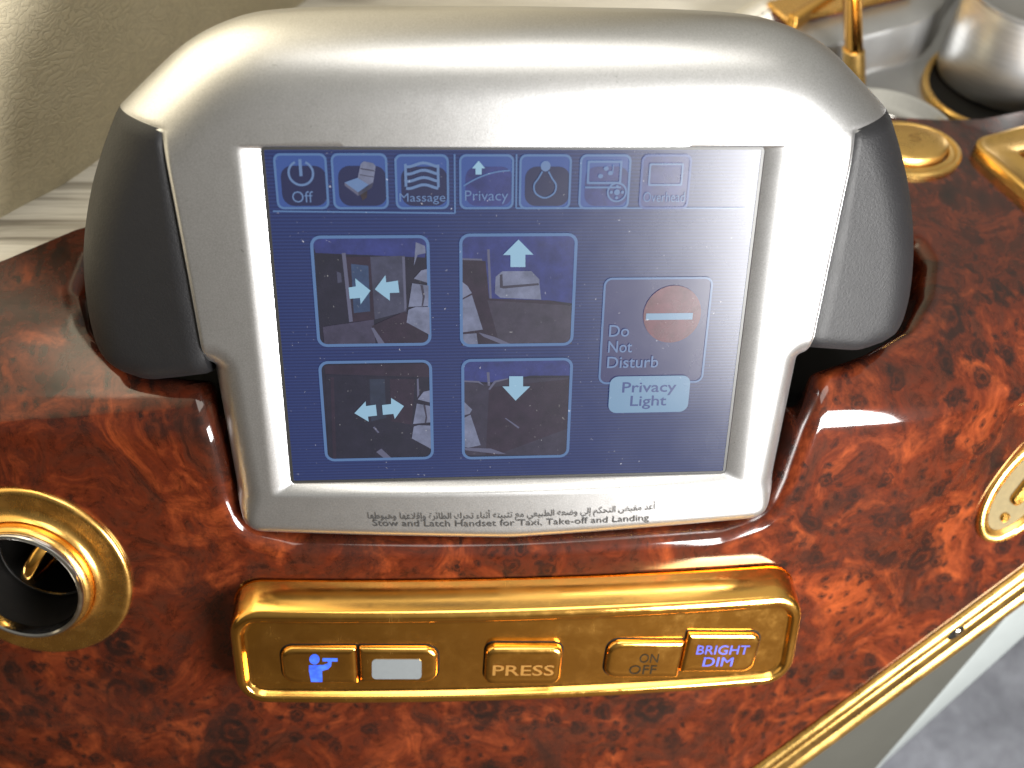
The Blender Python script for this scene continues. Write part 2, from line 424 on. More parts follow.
# ------------------------------------------------------------------ text
def text_shape(s, size=1.0, bold=0.0, spacing=1.0):
    c = bpy.data.curves.new('text', 'FONT'); c.body = s; c.size = size; c.align_x = 'CENTER'; c.align_y = 'CENTER'
    c.resolution_u = 3; c.offset = bold; c.space_character = spacing
    o = bpy.data.objects.new('text', c); COL.objects.link(o)
    dg = bpy.context.evaluated_depsgraph_get(); me = bpy.data.meshes.new_from_object(o.evaluated_get(dg))
    V = np.array([v.co[:2] for v in me.vertices]) if len(me.vertices) else np.zeros((0, 2)); F = [tuple(p.vertices) for p in me.polygons]
    bpy.data.objects.remove(o); bpy.data.curves.remove(c); bpy.data.meshes.remove(me)
    return V, F
def fit_text(mb, s, P, cx, cy, w, h, m=0, rot=0.0, bold=0.0, spacing=1.0):
    """text scaled to w x h about (cx, cy), each vertex placed by P(a, b)"""
    V, F = text_shape(s, 1.0, bold, spacing)
    if not len(V): return
    lo, hi = V.min(0), V.max(0); Q = (V - (lo + hi) / 2) / (hi - lo) * np.array([w, h])
    cr, sr = math.cos(rot), math.sin(rot)
    i = mb.add([P(cx + x * cr - y * sr, cy + x * sr + y * cr) for x, y in Q])
    for f in F: mb.face([i + k for k in f], m)
FORMS = {}
for k, (ch, n) in enumerate([('ء', 1), ('آ', 2), ('أ', 2), ('ؤ', 2), ('إ', 2), ('ئ', 4), ('ا', 2), ('ب', 4), ('ة', 2), ('ت', 4), ('ث', 4), ('ج', 4), ('ح', 4), ('خ', 4),
                             ('د', 2), ('ذ', 2), ('ر', 2), ('ز', 2), ('س', 4), ('ش', 4), ('ص', 4), ('ض', 4), ('ط', 4), ('ظ', 4), ('ع', 4), ('غ', 4), ('ف', 4), ('ق', 4),
                             ('ك', 4), ('ل', 4), ('م', 4), ('ن', 4), ('ه', 4), ('و', 2), ('ى', 2), ('ي', 4)]):
    FORMS[ch] = (None, n)
_c = 0xFE80
for ch in FORMS: FORMS[ch] = (_c, FORMS[ch][1]); _c += FORMS[ch][1]
def shape_arabic(s):
    s = s.replace('لا', '\uFEFB'); out = []
    dual = lambda c: c in FORMS and FORMS[c][1] == 4
    for i, ch in enumerate(s):
        prev = s[i - 1] if i else ' '; nxt = s[i + 1] if i + 1 < len(s) else ' '
        jp = dual(prev)
        if ch == '\uFEFB': out.append('\uFEFC' if jp else '\uFEFB'); continue
        if ch not in FORMS: out.append(ch); continue
        code, n = FORMS[ch]
        jn = n == 4 and (nxt in FORMS and FORMS[nxt][1] > 1 or nxt == '\uFEFB')
        if n == 1: out.append(chr(code)); continue
        out.append(chr(code + (3 if jp and jn else 2 if jn else 1 if jp else 0)))
    return ''.join(reversed(out))

# ------------------------------------------------------------------ the wooden console surface
T0, RROLL, TURN = -3.75, 2.0, LEAN           # the front face rolls back to the level deck
ARC = RROLL * TURN
def smooth(a, b, x):
    t = min(1, max(0, (x - a) / (b - a))); return t * t * (3 - 2 * t)
def profile(t):
    if t <= T0: v, n, th = t, 0.0, 0.0
    elif t <= T0 + ARC:
        th = (t - T0) / RROLL; v, n = T0 + RROLL * math.sin(th), -RROLL * (1 - math.cos(th))
    else:
        th = TURN; e = t - T0 - ARC
        v, n = T0 + RROLL * math.sin(th) + e * math.cos(th), -RROLL * (1 - math.cos(th)) - e * math.sin(th)
    return v, n, th
def wood(u, t, h=0.0):
    v, n, th = profile(t)
    fr = 1 - smooth(-4, 1.5, t)
    d = .0045 * u * u * (1 - smooth(-2.5, 1.5, t))
    if u > 11.5: d += .022 * (u - 11.5) ** 2 * fr
    q = (u - 16.9) * .743 - (t + 8.9) * .669         # towards the gilt edge
    if q > -4:
        sl = (u - 16.9) * .669 + (t + 8.9) * .743; w = smooth(-4, .3, q) * fr
        d = d * (1 - w) + w * (1.75 + .095 * sl)
    return np.array([u, v + math.sin(th) * (h - d), n + math.cos(th) * (h - d)])
def wood_n(u, t, h=0.0):
    e = .02
    a = wood(u + e, t) - wood(u - e, t); b = wood(u, t + e) - wood(u, t - e)
    nn = np.cross(a, b); nn /= np.linalg.norm(nn)
    return wood(u, t) + nn * h
def t_of_Y(Y):                                # deck position from room y
    v, n, _ = profile(T0 + ARC); y0 = (np.array([0, v, n]) @ AX)[1]
    return T0 + ARC + (Y - y0)
DECK_Z = W(wood(0, 3.0))[2]
def on_wood(x, y, deck=False):
    if deck:
        w = unz(x, y, DECK_Z); return solve(wood, x, y, w[0], t_of_Y(w[1]))
    p = un(x, y); return solve(wood, x, y, p[0], p[1])

rb = on_wood
tb = t_of_Y(4.7)
nl = [on_wood(81, 288, True), on_wood(88, 322, True), on_wood(108, 349, True), on_wood(150, 367), on_wood(214, 373)]
nr = [on_wood(812, 366), on_wood(866, 347, True), on_wood(906, 324, True), on_wood(922, 292, True), on_wood(926, 258, True)]
tb = max(tb, nl[0][1] + 1.2, nr[-1][1] + 1.2)
notch = [(nl[0][0] + .1, tb)] + nl + [(-8.36, -5.6), (-8.05, -6.75), (-6.6, -7.18), (0, -7.27), (6.6, -7.18), (8.08, -6.7), (8.5, -5.6)] + nr + [(nr[-1][0] - .1, tb)]
print('NOTCH', [tuple(round(float(c), 2) for c in p) for p in notch])
notch = round_poly(notch, [1] + [.3, .8, 1.2, .8, .25] + [1.5, .6, 1.2, 2, 1.2, .6, 1.5] + [.35, 1, 1, .8, .5] + [1], 6)
notch = resample(notch, 420)
tr_a, tr_b = on_wood(1024, 574), on_wood(762, 768)
tv = np.array(tr_a) - np.array(tr_b); tv /= np.linalg.norm(tv)
tr0, tr1 = np.array(tr_b) - tv * 7, np.array(tr_a) + tv * 6
fe = [on_wood(x, y, True) for x, y in ((870, 116), (945, 120), (985, 119), (1024, 111))]
le = [on_wood(x, y, True) for x, y in ((80, 228), (0, 262))]
print('TRIM', tr_a, tr_b, 'FAR', fe, 'LEFT', le)
outer = [tuple(tr0), tuple(tr1), (27, tr1[1] + 2), (27, fe[-1][1])] + fe[::-1] + [(3, fe[0][1] - .5), (-6, t_of_Y(8.6)), le[0], le[1], (-26, t_of_Y(.3)), (-26, -24), (tr0[0] - 1, -24)]
outer = np.array(outer, float)
def ray_hit(c, d, P):
    best = None
    for a, b in zip(P, np.roll(P, -1, 0)):
        e = b - a; det = d[0] * -e[1] + d[1] * e[0]
        if abs(det) < 1e-9: continue
        r = a - c; s = (r[0] * -e[1] + r[1] * e[0]) / det; q = (d[0] * r[1] - d[1] * r[0]) / det
        if s > 0 and -1e-6 <= q <= 1 + 1e-6 and (best is None or s > best): best = s
    return c + d * best
ctr = np.array([0, 0.8])
if True:
    nrm = normals2(notch); LIP = .58
    mb = MB(); rings = []
    rings.append([wood(*p, -2.6) for p in notch])
    for k in range(8):
        a = math.radians(90 * k / 7); o, h = LIP * (1 - math.cos(a)), -LIP * (1 - math.sin(a))
        rings.append([wood(p[0] + q[0] * o, p[1] + q[1] * o, h) for p, q in zip(notch, nrm)])
    st = notch + nrm * LIP
    far = []
    for p in st:
        d = p - ctr; far.append(ray_hit(ctr, d / np.linalg.norm(d), outer))
    far = np.array(far)
    K = 60
    for k in range(1, K + 1):
        s = (k / K) ** 1.25
        rings.append([wood(*(p + (q - p) * s)) for p, q in zip(st, far)])
    rings.append([wood(q[0], q[1], -.8) for q in far])
    mb.rings(rings, 0)
    V_ = np.array(mb.v); keep = []
    for hx, hy, hr in ((34, 572, 2.3), (1024, 486, .75)):
        c_ = wood(*on_wood(hx, hy)); bad_ = np.linalg.norm(V_ - c_, axis=1) < hr
        kk = [i for i, f in enumerate(mb.f) if not any(bad_[j] for j in f)]
        mb.f = [mb.f[i] for i in kk]; mb.m = [mb.m[i] for i in kk]
    st_ = mb.add([wood(*p, -2.6) for p in notch]); mb.cap(st_, len(notch), 1)      # near-black sheet closing the pocket, its colour standing for shade
    console = obj('console_panel', mb, [M_WOOD, M_DARK], sharp=60, loc=W((0, 0, -6)))
    tag(console, 'glossy red-brown burl wood console top holding the screen and gilt fittings', 'console')

# gilt edge along the lower right
EDGE = [(-.22, .0), (-.2, .10), (-.12, .17), (.05, .19), (.12, .13), (.16, .13), (.2, .19), (.48, .17), (.54, .07), (.60, .07), (.66, .14), (.9, .10), (1.02, .0), (1.05, -.2), (1.05, -.5), (.3, -.55)]
mb = MB(); en = np.array([tv[1], -tv[0]]); rings = []
out3 = np.array([en[0], en[1], -.12]); out3 /= np.linalg.norm(out3); up3 = np.array([.12 * en[0], .12 * en[1], 1.0]); up3 /= np.linalg.norm(up3)
def edge_at(p, o, h): return wood(*p) + out3 * o + up3 * h
for k in range(61):
    p = tr0 + (tr1 - tr0) * k / 60
    rings.append([edge_at(p, o * 1.3, h) for o, h in EDGE])
mb.rings(rings, 0, closed=False)
gt = thing('edge_trim', 'long grooved gold edging along the lower right side of the wood', 'edging', W(wood(*tr_b)))
obj('trim_strip', mb, M_GOLD3, gt, sharp=50)
# screw set in the edging
pc = np.array(tr_a) + tv * -3.1
def edge_P(a, b, h): return edge_at(pc + tv * a, b + .12, h)
def pad(mb, P, loop, prof, m=0, cap=True, fan=False):
    rs = [[P(a, b, h) for a, b in loop(i)] for i, h in prof]
    if fan:                                  # carry the top in towards its middle, following the surface it lies on
        L0 = np.array(loop(prof[-1][0])); c0 = (L0.max(0) + L0.min(0)) / 2
        rs += [[P(*(c0 + (q - c0) * k), prof[-1][1]) for q in L0] for k in (.8, .6, .4, .2)]
    s = mb.rings(rs, m)
    if cap: (mb.fan if fan else mb.cap)(s[-1], len(rs[-1]), m)
    return s
mb = MB(); pad(mb, edge_P, lambda i: ellipse(0, .0, .36 - i, .19 - i, 24), [(0, .10), (.0, .205), (.03, .21)], 0)
hole_ = obj('screw_hole', mb, M_DARK, gt)
mb = MB(); pad(mb, edge_P, lambda i: ellipse(.08, 0, .15 - i, .13 - i, 20), [(0, .18), (0, .25), (.03, .27)], 0)
obj('screw', mb, M_CHROME, hole_)
obj('screw_slot', (lambda q: (pad(q, edge_P, lambda i: rrect(.08, 0, .05, .05, .02), [(0, .27), (0, .275)]), q)[1])(MB()), M_DARK, hole_)

# ------------------------------------------------------------------ the handset with the touch screen
up_half = [(0, 8.15), (2.2, 8.13), (4.6, 8.1), (6.5, 7.98), (7.6, 7.7), (8.5, 7.25), (9.45, 6.5), (10.4, 5.68)]
wing_half = [(10.4, 5.68), (11.0, 4.6), (11.55, 3.4), (12.0, 2.0), (12.22, .7), (12.24, -.5), (12.02, -1.5), (11.3, -1.95)]
UR = cat_rom(up_half, 10); WR = cat_rom(wing_half, 10)
mir = lambda P: (P * [-1, 1])[::-1]
UPPER = np.vstack([mir(WR), mir(UR)[1:], UR[1:], WR[1:]])
SEAM = np.array([(8.54, -1.35), (8.62, -.5), (8.72, 1.5), (8.84, 3.6), (8.95, 5.35)])
low = round_poly([(-8.54, -1.35), (-8.3, -5.7), (-8.05, -6.75), (0, -7.1), (8.05, -6.75), (8.3, -5.7), (8.54, -1.35)], [0, .5, .8, 8, .8, .5, 0], 8)
LOWER = low
WBOT = np.array([(8.4, -1.35), (9.8, -1.65), (11.3, -1.95), (12.02, -1.5)])
def qdrop(d, a, b):
    if d >= a: return 0.0
    x = 1 - d / a; return b * (1 - math.sqrt(max(0, 1 - x * x)))
FACE = .38
def shell_n(u, v):
    p = np.array([u, v])
    n = FACE - .0035 * u * u - qdrop(dist_pl(p, UPPER), 2.1, 2.0) 
    k_ = smooth(-6.4, -5.2, v); n -= qdrop(dist_pl(p, LOWER), .5 + .45 * k_, .7 + .6 * k_) if v < 0 else 0
    ds = min(dist_pl(np.array([abs(u), v]), SEAM), dist_pl(np.array([abs(u), v]), np.array([(8.95, 5.35), (10.4, 5.68)])))
    n -= .05 * math.exp(-(ds / .055) ** 2)
    return n
def grip_n(u, v):
    p = np.array([u, v])
    n = FACE - .05 - .0035 * u * u - .20 * max(0, abs(u) - 8.6) - qdrop(dist_pl(p, UPPER), 1.35, 1.5)
    n -= qdrop(dist_pl(np.array([abs(u), v]), WBOT), .7, .95)
    ds = min(dist_pl(np.array([abs(u), v]), SEAM), dist_pl(np.array([abs(u), v]), np.array([(8.95, 5.35), (10.4, 5.68)])))
    n -= .12 * math.exp(-(ds / .07) ** 2)
    return n
hs = thing('control_handset', 'silver touchscreen handset with black side grips standing in the wood console', 'control handset', W((0, -6.5, -3)))
OU, OT, OB = 7.12, 5.02, -5.26               # mouth of the screen recess on the face
keys = [((8.54, -1.35), (OU, -1.6)), ((8.95, 5.35), (OU, 4.2)), ((10.4, 5.68), (6.6, OT)), ((0, 8.15), (0, OT)), ((-10.4, 5.68), (-6.6, OT)),
        ((-8.95, 5.35), (-OU, 4.2)), ((-8.54, -1.35), (-OU, -1.6)), ((0, -7.1), (0, OB))]
oline = np.vstack([SEAM, [(10.4, 5.68)], UR[::-1][1:], (UR * [-1, 1])[1:], mir(SEAM), low[1:-1]])
oline = dens(oline, .22)
iline = dens(round_poly([(OU, OB), (OU, OT), (-OU, OT), (-OU, OB)], .12, 4), .08)
def cut(P, k):                                # rotate the loop so that it starts at the point nearest to k
    i = int(np.argmin(((P - np.array(k)) ** 2).sum(1))); return np.roll(P, -i, 0)
def section(P, a, b):
    Q = cut(P, a); j = int(np.argmin(((Q - np.array(b)) ** 2).sum(1))); j = j or len(Q)
    return np.vstack([Q, Q[:1]])[:j + 1]
O_, I_ = [], []
for (o0, i0), (o1, i1) in zip(keys, keys[1:] + keys[:1]):
    so, si = section(oline, o0, o1), section(iline, i0, i1)
    n = max(len(so), len(si), 8)
    O_ += list(resample(so, n, False)[:-1]); I_ += list(resample(si, n, False)[:-1])
O_, I_ = np.array(O_), np.array(I_)
mb = MB(); rings = []
rings.append([(p[0] * .93, p[1] * .93 - .1, -4.6) for p in O_])
rings.append([(p[0] * .985, p[1] * .985, -3.9) for p in O_])
e0 = [shell_n(*(p + (q - p) * .0)) for p, q in zip(O_, I_)]
rings.append([(p[0], p[1], -2.6) for p in O_])
for k in range(33):
    s = (k / 32) ** 1.9
    Q = O_ + (I_ - O_) * s
    rings.append([(q[0], q[1], shell_n(*q)) for q in Q])
face_n = [shell_n(*q) for q in I_]
def inset(q, s):
    x = q[0] * (1 + (6.54 / OU - 1) * s)
    y = q[1] * (1 + ((4.95 / OT if q[1] > 0 else -4.95 / OB) - 1) * s)
    return x, y
for k in range(1, 11):
    s = k / 10; rings.append([(*inset(q, s), f - (f - .03) * (s ** 1.5)) for q, f in zip(I_, face_n)])
rings.append([(*inset(q, 1.0), -.12) for q in I_])
ss = mb.rings(rings, 0); mb.cap(ss[0], len(O_), 0, True)
shell = obj('shell', mb, M_SIL, hs, sharp=55)
# black gasket round the display
mb = MB()
o_, i_ = dens(rrect(0, 0, 13.06, 9.88, .06), .5), dens(rrect(0, 0, 12.86, 9.70, .05), .5)
mb.rings([[(*p, -.1) for p in rrect(0, 0, 13.06, 9.88, .06)], [(*p, .01) for p in rrect(0, 0, 13.06, 9.88, .06)], [(*p, .012) for p in rrect(0, 0, 12.9, 9.74, .05)], [(*p, -.1) for p in rrect(0, 0, 12.9, 9.74, .05)]])
obj('gasket', mb, M_BLACK, hs)
# side grips
for sg in (1, -1):
    inn = resample(SEAM[::-1], 40, False); out = resample(WR, 40, False)
    mb = MB(); rows = []
    for a, b in zip(inn, out):
        rows.append([a + (b - a) * math.sin(math.pi / 2 * j / 22) for j in range(23)])
    rows = np.array(rows)
    tl = lambda q: q[1] - (.28 if sg < 0 else -.36) * (1 - smooth(-2.2, 1.5, q[1]))   # the handset stands a touch askew in its pocket
    P3 = [[(sg * q[0], tl(q), grip_n(*q)) for q in r] for r in rows]
    mb.rings(P3, 0, closed=False)
    edge = list(rows[0]) + list(rows[1:, -1]) + list(rows[-1, ::-1][1:]) + list(rows[::-1, 0][1:-1])
    mb.rings([[(sg * q[0], tl(q), grip_n(*q)) for q in edge], [(sg * q[0], tl(q), -3.2) for q in edge], [(sg * (q[0] - .35) if q[0] > 9.5 else sg * q[0], tl(q), -4.3) for q in edge]])
    obj('side_grip', mb, M_GRIP, hs, sharp=50)
# printed lines on the lower bezel
def shell_P(a, b, h=.03): return np.array([a, b, shell_n(a, b) + h])
def on_shell(x, y):
    p = un(x, y, .3); return solve(lambda a, b: shell_P(a, b, 0), x, y, p[0], p[1])
mb = MB()
ea, eb = on_shell(373, 523.5), on_shell(649, 518)
em = on_shell(510, 523.5)
aa, ab = on_shell(368, 516.5), on_shell(655, 507)
am = on_shell(510, 515.5)
print('TEXT', ea, em, eb, aa, am, ab)
def arc_P(A, M_, B):
    # follow the three points seen in the photograph
    c = np.polyfit([A[0], M_[0], B[0]], [A[1], M_[1], B[1]], 2); return lambda a, b: shell_P(a, np.polyval(c, a) + b)
fit_text(mb, 'Stow and Latch Handset for Taxi, Take-off and Landing', arc_P(ea, em, eb), (ea[0] + eb[0]) / 2, 0, eb[0] - ea[0], .29)
fit_text(mb, shape_arabic('أعد مقبض التحكم إلي وضعه الطبيعي مع تثبيته أثناء تحرك الطائرة وإقلاعها وهبوطها'), arc_P(aa, am, ab), (aa[0] + ab[0]) / 2, .02, ab[0] - aa[0], .42)
obj('printed_lettering', mb, M_INK, hs, smooth=False, recalc=False, weld=False)

# ---- display and its picture
mb = MB(); mb.rings([[(*p, -.2) for p in rrect(0, 0, 12.9, 9.74, .05)], [(*p, 0) for p in rrect(0, 0, 12.9, 9.74, .05)]]); mb.poly([(*p, 0) for p in rrect(0, 0, 12.9, 9.74, .05)])
screen = obj('touch_screen', mb, mat_screen_bg(), hs, smooth=False)
def U(x, y): return un(x, y)[:2]
LINE, ARROW, DARKT = mat_px('line', (.085, .165, .34)), mat_px('arrow', (.26, .44, .58)), mat_px('dark', (.014, .011, .022))
MAR, NAVY, SEAT, SEATL = mat_px('maroon', (.026, .014, .026)), mat_px('navy', (.028, .036, .165)), mat_px('seat', (.16, .175, .265)), mat_px('seam', (.035, .03, .05))
TABL, TABD, PALE = mat_px('tab_light', (.035, .075, .26)), mat_px('tab_dark', (.012, .014, .060)), mat_px('pale', (.16, .28, .42))
TXT, TXTD, RED, WARN = mat_px('text', (.115, .19, .36)), mat_px('text_dark', (.035, .06, .20)), mat_px('red', (.135, .026, .04)), mat_px('plum', (.030, .030, .11))
MID, GREYL, BROWN = mat_px('mid', (.05, .05, .085)), mat_px('greyline', (.10, .10, .16)), mat_px('brown', (.035, .022, .02))
def P2(h): return lambda a, b: np.array([a, b, h])
class Pic:
    """flat picture lying on the display"""
    def __init__(s): s.mb = MB(); s.mats = []
    def mi(s, m):
        if m not in s.mats: s.mats.append(m)
        return s.mats.index(m)
    def poly(s, pts, m, h): s.mb.poly([(p[0], p[1], h) for p in pts], s.mi(m))
    def px(s, pts, m, h): s.poly([U(*p) for p in pts], m, h)
    def ring(s, o, i, m, h): s.mb.rings([[(*p, h) for p in o], [(*p, h) for p in i]], s.mi(m))
    def line(s, pts, w, m, h, closed=False):
        P = np.array(pts, float); q = normals2(P, closed) * w / 2
        s.mb.rings([[(*p, h) for p in P + q], [(*p, h) for p in P - q]], s.mi(m), closed=closed)
    def lpx(s, pts, w, m, h): s.line(resample(np.array([U(*p) for p in pts]), max(2, 6 * len(pts)), False) if len(pts) > 2 else [U(*p) for p in pts], w, m, h)
    def text(s, t, x, y, w, hh, m, h, rot=0, bold=.0): fit_text(s.mb, t, P2(h), x, y, w, hh, s.mi(m), rot, bold)
    def done(s, name, label=None):
        o = obj(name, s.mb, s.mats, hs, smooth=False, recalc=False, weld=False); o.parent = screen; o.location = (0, 0, 0)
        base = np.array(hs['wloc'])
        # same base as the handset, so the picture keeps its place under the display
        if label: o['label'] = label
        return o
def tile(pic, x0, y0, x1, y1, r, mfill, mline, w=.07):
    a, c = U(x0, (y0 + y1) / 2), U(x1, (y0 + y1) / 2); b = U((x0 + x1) / 2, y0); d = U((x0 + x1) / 2, y1)
    cx, cy = (a[0] + c[0]) / 2, (b[1] + d[1]) / 2; ww, hh = c[0] - a[0], b[1] - d[1]
    pic.poly(rrect(cx, cy, ww, hh, r, seg=6), mfill, .006)
    pic.ring(rrect(cx, cy, ww, hh, r, seg=6), rrect(cx, cy, ww - 2 * w, hh - 2 * w, max(r - w, .02), seg=6), mline, .024)
    return cx, cy, ww, hh
def clip(pts, cx, cy, w, h):
    """trim a polygon to the tile's rectangle"""
    P = [np.array(p, float) for p in pts]
    for ax_, lim, sgn in ((0, cx + w / 2, 1), (0, cx - w / 2, -1), (1, cy + h / 2, 1), (1, cy - h / 2, -1)):
        Q = []
        for a, b in zip(P, P[1:] + P[:1]):
            ia, ib = sgn * (a[ax_] - lim) <= 0, sgn * (b[ax_] - lim) <= 0
            if ia: Q.append(a)
            if ia != ib: Q.append(a + (b - a) * (lim - a[ax_]) / (b[ax_] - a[ax_]))
        P = Q
        if not P: break
    return P
# tab bar
TW, TH = 1.42, 1.42
ty = (U(300, 155)[1] + U(300, 208)[1]) / 2
def tab_at(x0, x1, y0=154, y1=208):
    a, c = U(x0, (y0 + y1) / 2), U(x1, (y0 + y1) / 2); t_, b_ = U((x0 + x1) / 2, y0), U((x0 + x1) / 2, y1)
    return (a[0] + c[0]) / 2, (t_[1] + b_[1]) / 2, c[0] - a[0], t_[1] - b_[1]
def tab_tile(pic, cx, cy, w, h, fillt=TABL, line=LINE, dark=TABD):
    pic.poly(rrect(cx, cy, w, h, .18), fillt, .006)
    pic.poly(clip(rrect(cx + .06, cy - .12, w * .86, h * .72, .3), cx, cy, w - .1, h - .1), dark, .010)
    pic.ring(rrect(cx, cy, w, h, .18), rrect(cx, cy, w - .12, h - .12, .13), line, .024)
spans = [(275, 328), (332, 388), (395, 449), (458, 515), (519, 571), (579, 630), (640, 690)]
TS = [tab_at(a, b, 153 + (b > 400), 209) for a, b in spans]
# power
p = Pic(); cx, cy, w, h = TS[0]; tab_tile(p, cx, cy, w, h)
t_ = np.linspace(math.radians(115), math.radians(425), 28); p.line([(cx + .31 * math.cos(a), cy + .22 + .31 * math.sin(a)) for a in t_], .06, TXT, .03)
p.line([(cx, cy + .58), (cx, cy + .14)], .08, TXT, .03); p.text('Off', cx, cy - .40, .54, .30, TXT, .03); p.done('menu_tab', 'screen tab with a power symbol and the word Off')
# seat
p = Pic(); cx, cy, w, h = TS[1]; tab_tile(p, cx, cy, w, h)
p.poly([(cx - .06, cy + .08), (cx + .04, cy + .46), (cx + .12, cy + .53), (cx + .36, cy + .48), (cx + .42, cy + .40), (cx + .34, cy - .02), (cx + .20, cy - .10)], SEAT, .030)
p.poly([(cx - .40, cy - .02), (cx - .06, cy + .10), (cx + .22, cy - .08), (cx - .06, cy - .28)], TXT, .032)
p.poly([(cx - .40, cy - .02), (cx - .06, cy - .28), (cx - .06, cy - .38), (cx - .40, cy - .10)], GREYL, .031)
p.poly([(cx - .06, cy - .28), (cx + .34, cy - .02), (cx + .30, cy - .16), (cx - .06, cy - .38)], MID, .031)
p.poly([(cx - .02, cy - .33), (cx + .18, cy - .20), (cx + .16, cy - .42), (cx + .04, cy - .50)], BROWN, .029)
p.line([(cx + .03, cy + .34), (cx + .38, cy + .28)], .03, SEATL, .034); p.line([(cx + .0, cy + .18), (cx + .36, cy + .12)], .02, SEATL, .034)
p.done('menu_tab', 'screen tab with a small picture of a seat')
# massage
p = Pic(); cx, cy, w, h = TS[2]; tab_tile(p, cx, cy, w, h)
xs = np.linspace(-.42, .42, 20)
for k in range(4):
    p.line([(cx + x, cy + .45 - .19 * k + .05 * math.sin(7.5 * x + 1.2)) for x in xs], .075, TXT, .03)
p.line([(cx - .42, cy + .48), (cx - .42, cy - .12)], .07, TXT, .031); p.line([(cx + .42, cy + .46), (cx + .42, cy - .14)], .07, TXT, .031)
p.text('Massage', cx, cy - .44, 1.2, .30, TXT, .03); p.done('menu_tab', 'screen tab with wavy lines over the word Massage')
# privacy, the open tab
p = Pic(); cx, cy, w, h = TS[3]; tab_tile(p, cx, cy, w - .06, h, TABL, LINE, NAVY)
p.poly([(cx - .38, cy + .36), (cx - .21, cy + .56), (cx - .04, cy + .36), (cx - .13, cy + .36), (cx - .13, cy + .2), (cx - .29, cy + .2), (cx - .29, cy + .36)], ARROW, .03)
p.line([(cx + x, cy - .10 + .40 * (1 - ((x - .6) / 1.2) ** 2)) for x in np.linspace(-.6, .6, 14)], .04, LINE, .03)
p.text('Privacy', cx, cy - .40, 1.14, .36, TXT, .03); p.done('menu_tab', 'open screen tab with an up arrow and the word Privacy')
# reading lamp
p = Pic(); cx, cy, w, h = TS[4]; tab_tile(p, cx, cy, w, h)
p.poly(ellipse(cx, cy + .42, .13, .14, 20), TXT, .03)
p.line([(cx + x, cy + y) for x, y in cat_rom([(-.08, .28), (-.18, .1), (-.29, -.08), (-.24, -.3), (0, -.42), (.24, -.3), (.29, -.08), (.18, .1), (.08, .28)], 5)], .045, LINE, .03)
p.done('menu_tab', 'screen tab with a light bulb symbol')
# entertainment
p = Pic(); cx, cy, w, h = TS[5]; tab_tile(p, cx, cy, w, h, TABL, LINE, NAVY)
p.ring(rrect(cx - .02, cy + .26, .92, .62, .03), rrect(cx - .02, cy + .26, .80, .50, .03), LINE, .03)
p.line([(cx - .52, cy - .14), (cx + .44, cy - .14)], .05, LINE, .03)
for q in ((-.12, .16), (.14, .24), (.02, .36)): p.poly(ellipse(cx + q[0], cy + q[1], .07, .06, 12), LINE, .03)
p.line([(cx + .2, cy + .24), (cx + .2, cy + .46)], .03, LINE, .03)
p.ring(ellipse(cx + .34, cy - .27, .27, .27, 28), ellipse(cx + .34, cy - .27, .22, .22, 28), LINE, .032); p.poly(ellipse(cx + .34, cy - .27, .08, .08, 14), LINE, .033)
for a in range(4): p.poly(ellipse(cx + .34 + .15 * math.cos(a * math.pi / 2), cy - .27 + .15 * math.sin(a * math.pi / 2), .045, .045, 8), LINE, .033)
p.done('menu_tab', 'screen tab with a television and a round dial')
# last tab, washed out
p = Pic(); cx, cy, w, h = TS[6]; tab_tile(p, cx, cy, w, h, NAVY, TABL, NAVY)
p.ring(rrect(cx, cy + .2, .92, .6, .04), rrect(cx, cy + .2, .82, .5, .04), LINE, .03)
p.text('Overhead', cx, cy - .40, 1.12, .27, LINE, .03); p.done('menu_tab', 'faint screen tab with an empty frame over a word')
# folder line under the tabs
p = Pic()
p.lpx([(273, 211), (455, 213)], .045, LINE, .02); p.lpx([(455, 213), (454.5, 154)], .045, LINE, .02); p.lpx([(516.5, 154), (516, 208)], .045, LINE, .02); p.lpx([(516, 208), (745, 208)], .045, LINE, .02)
p.done('divider_line')
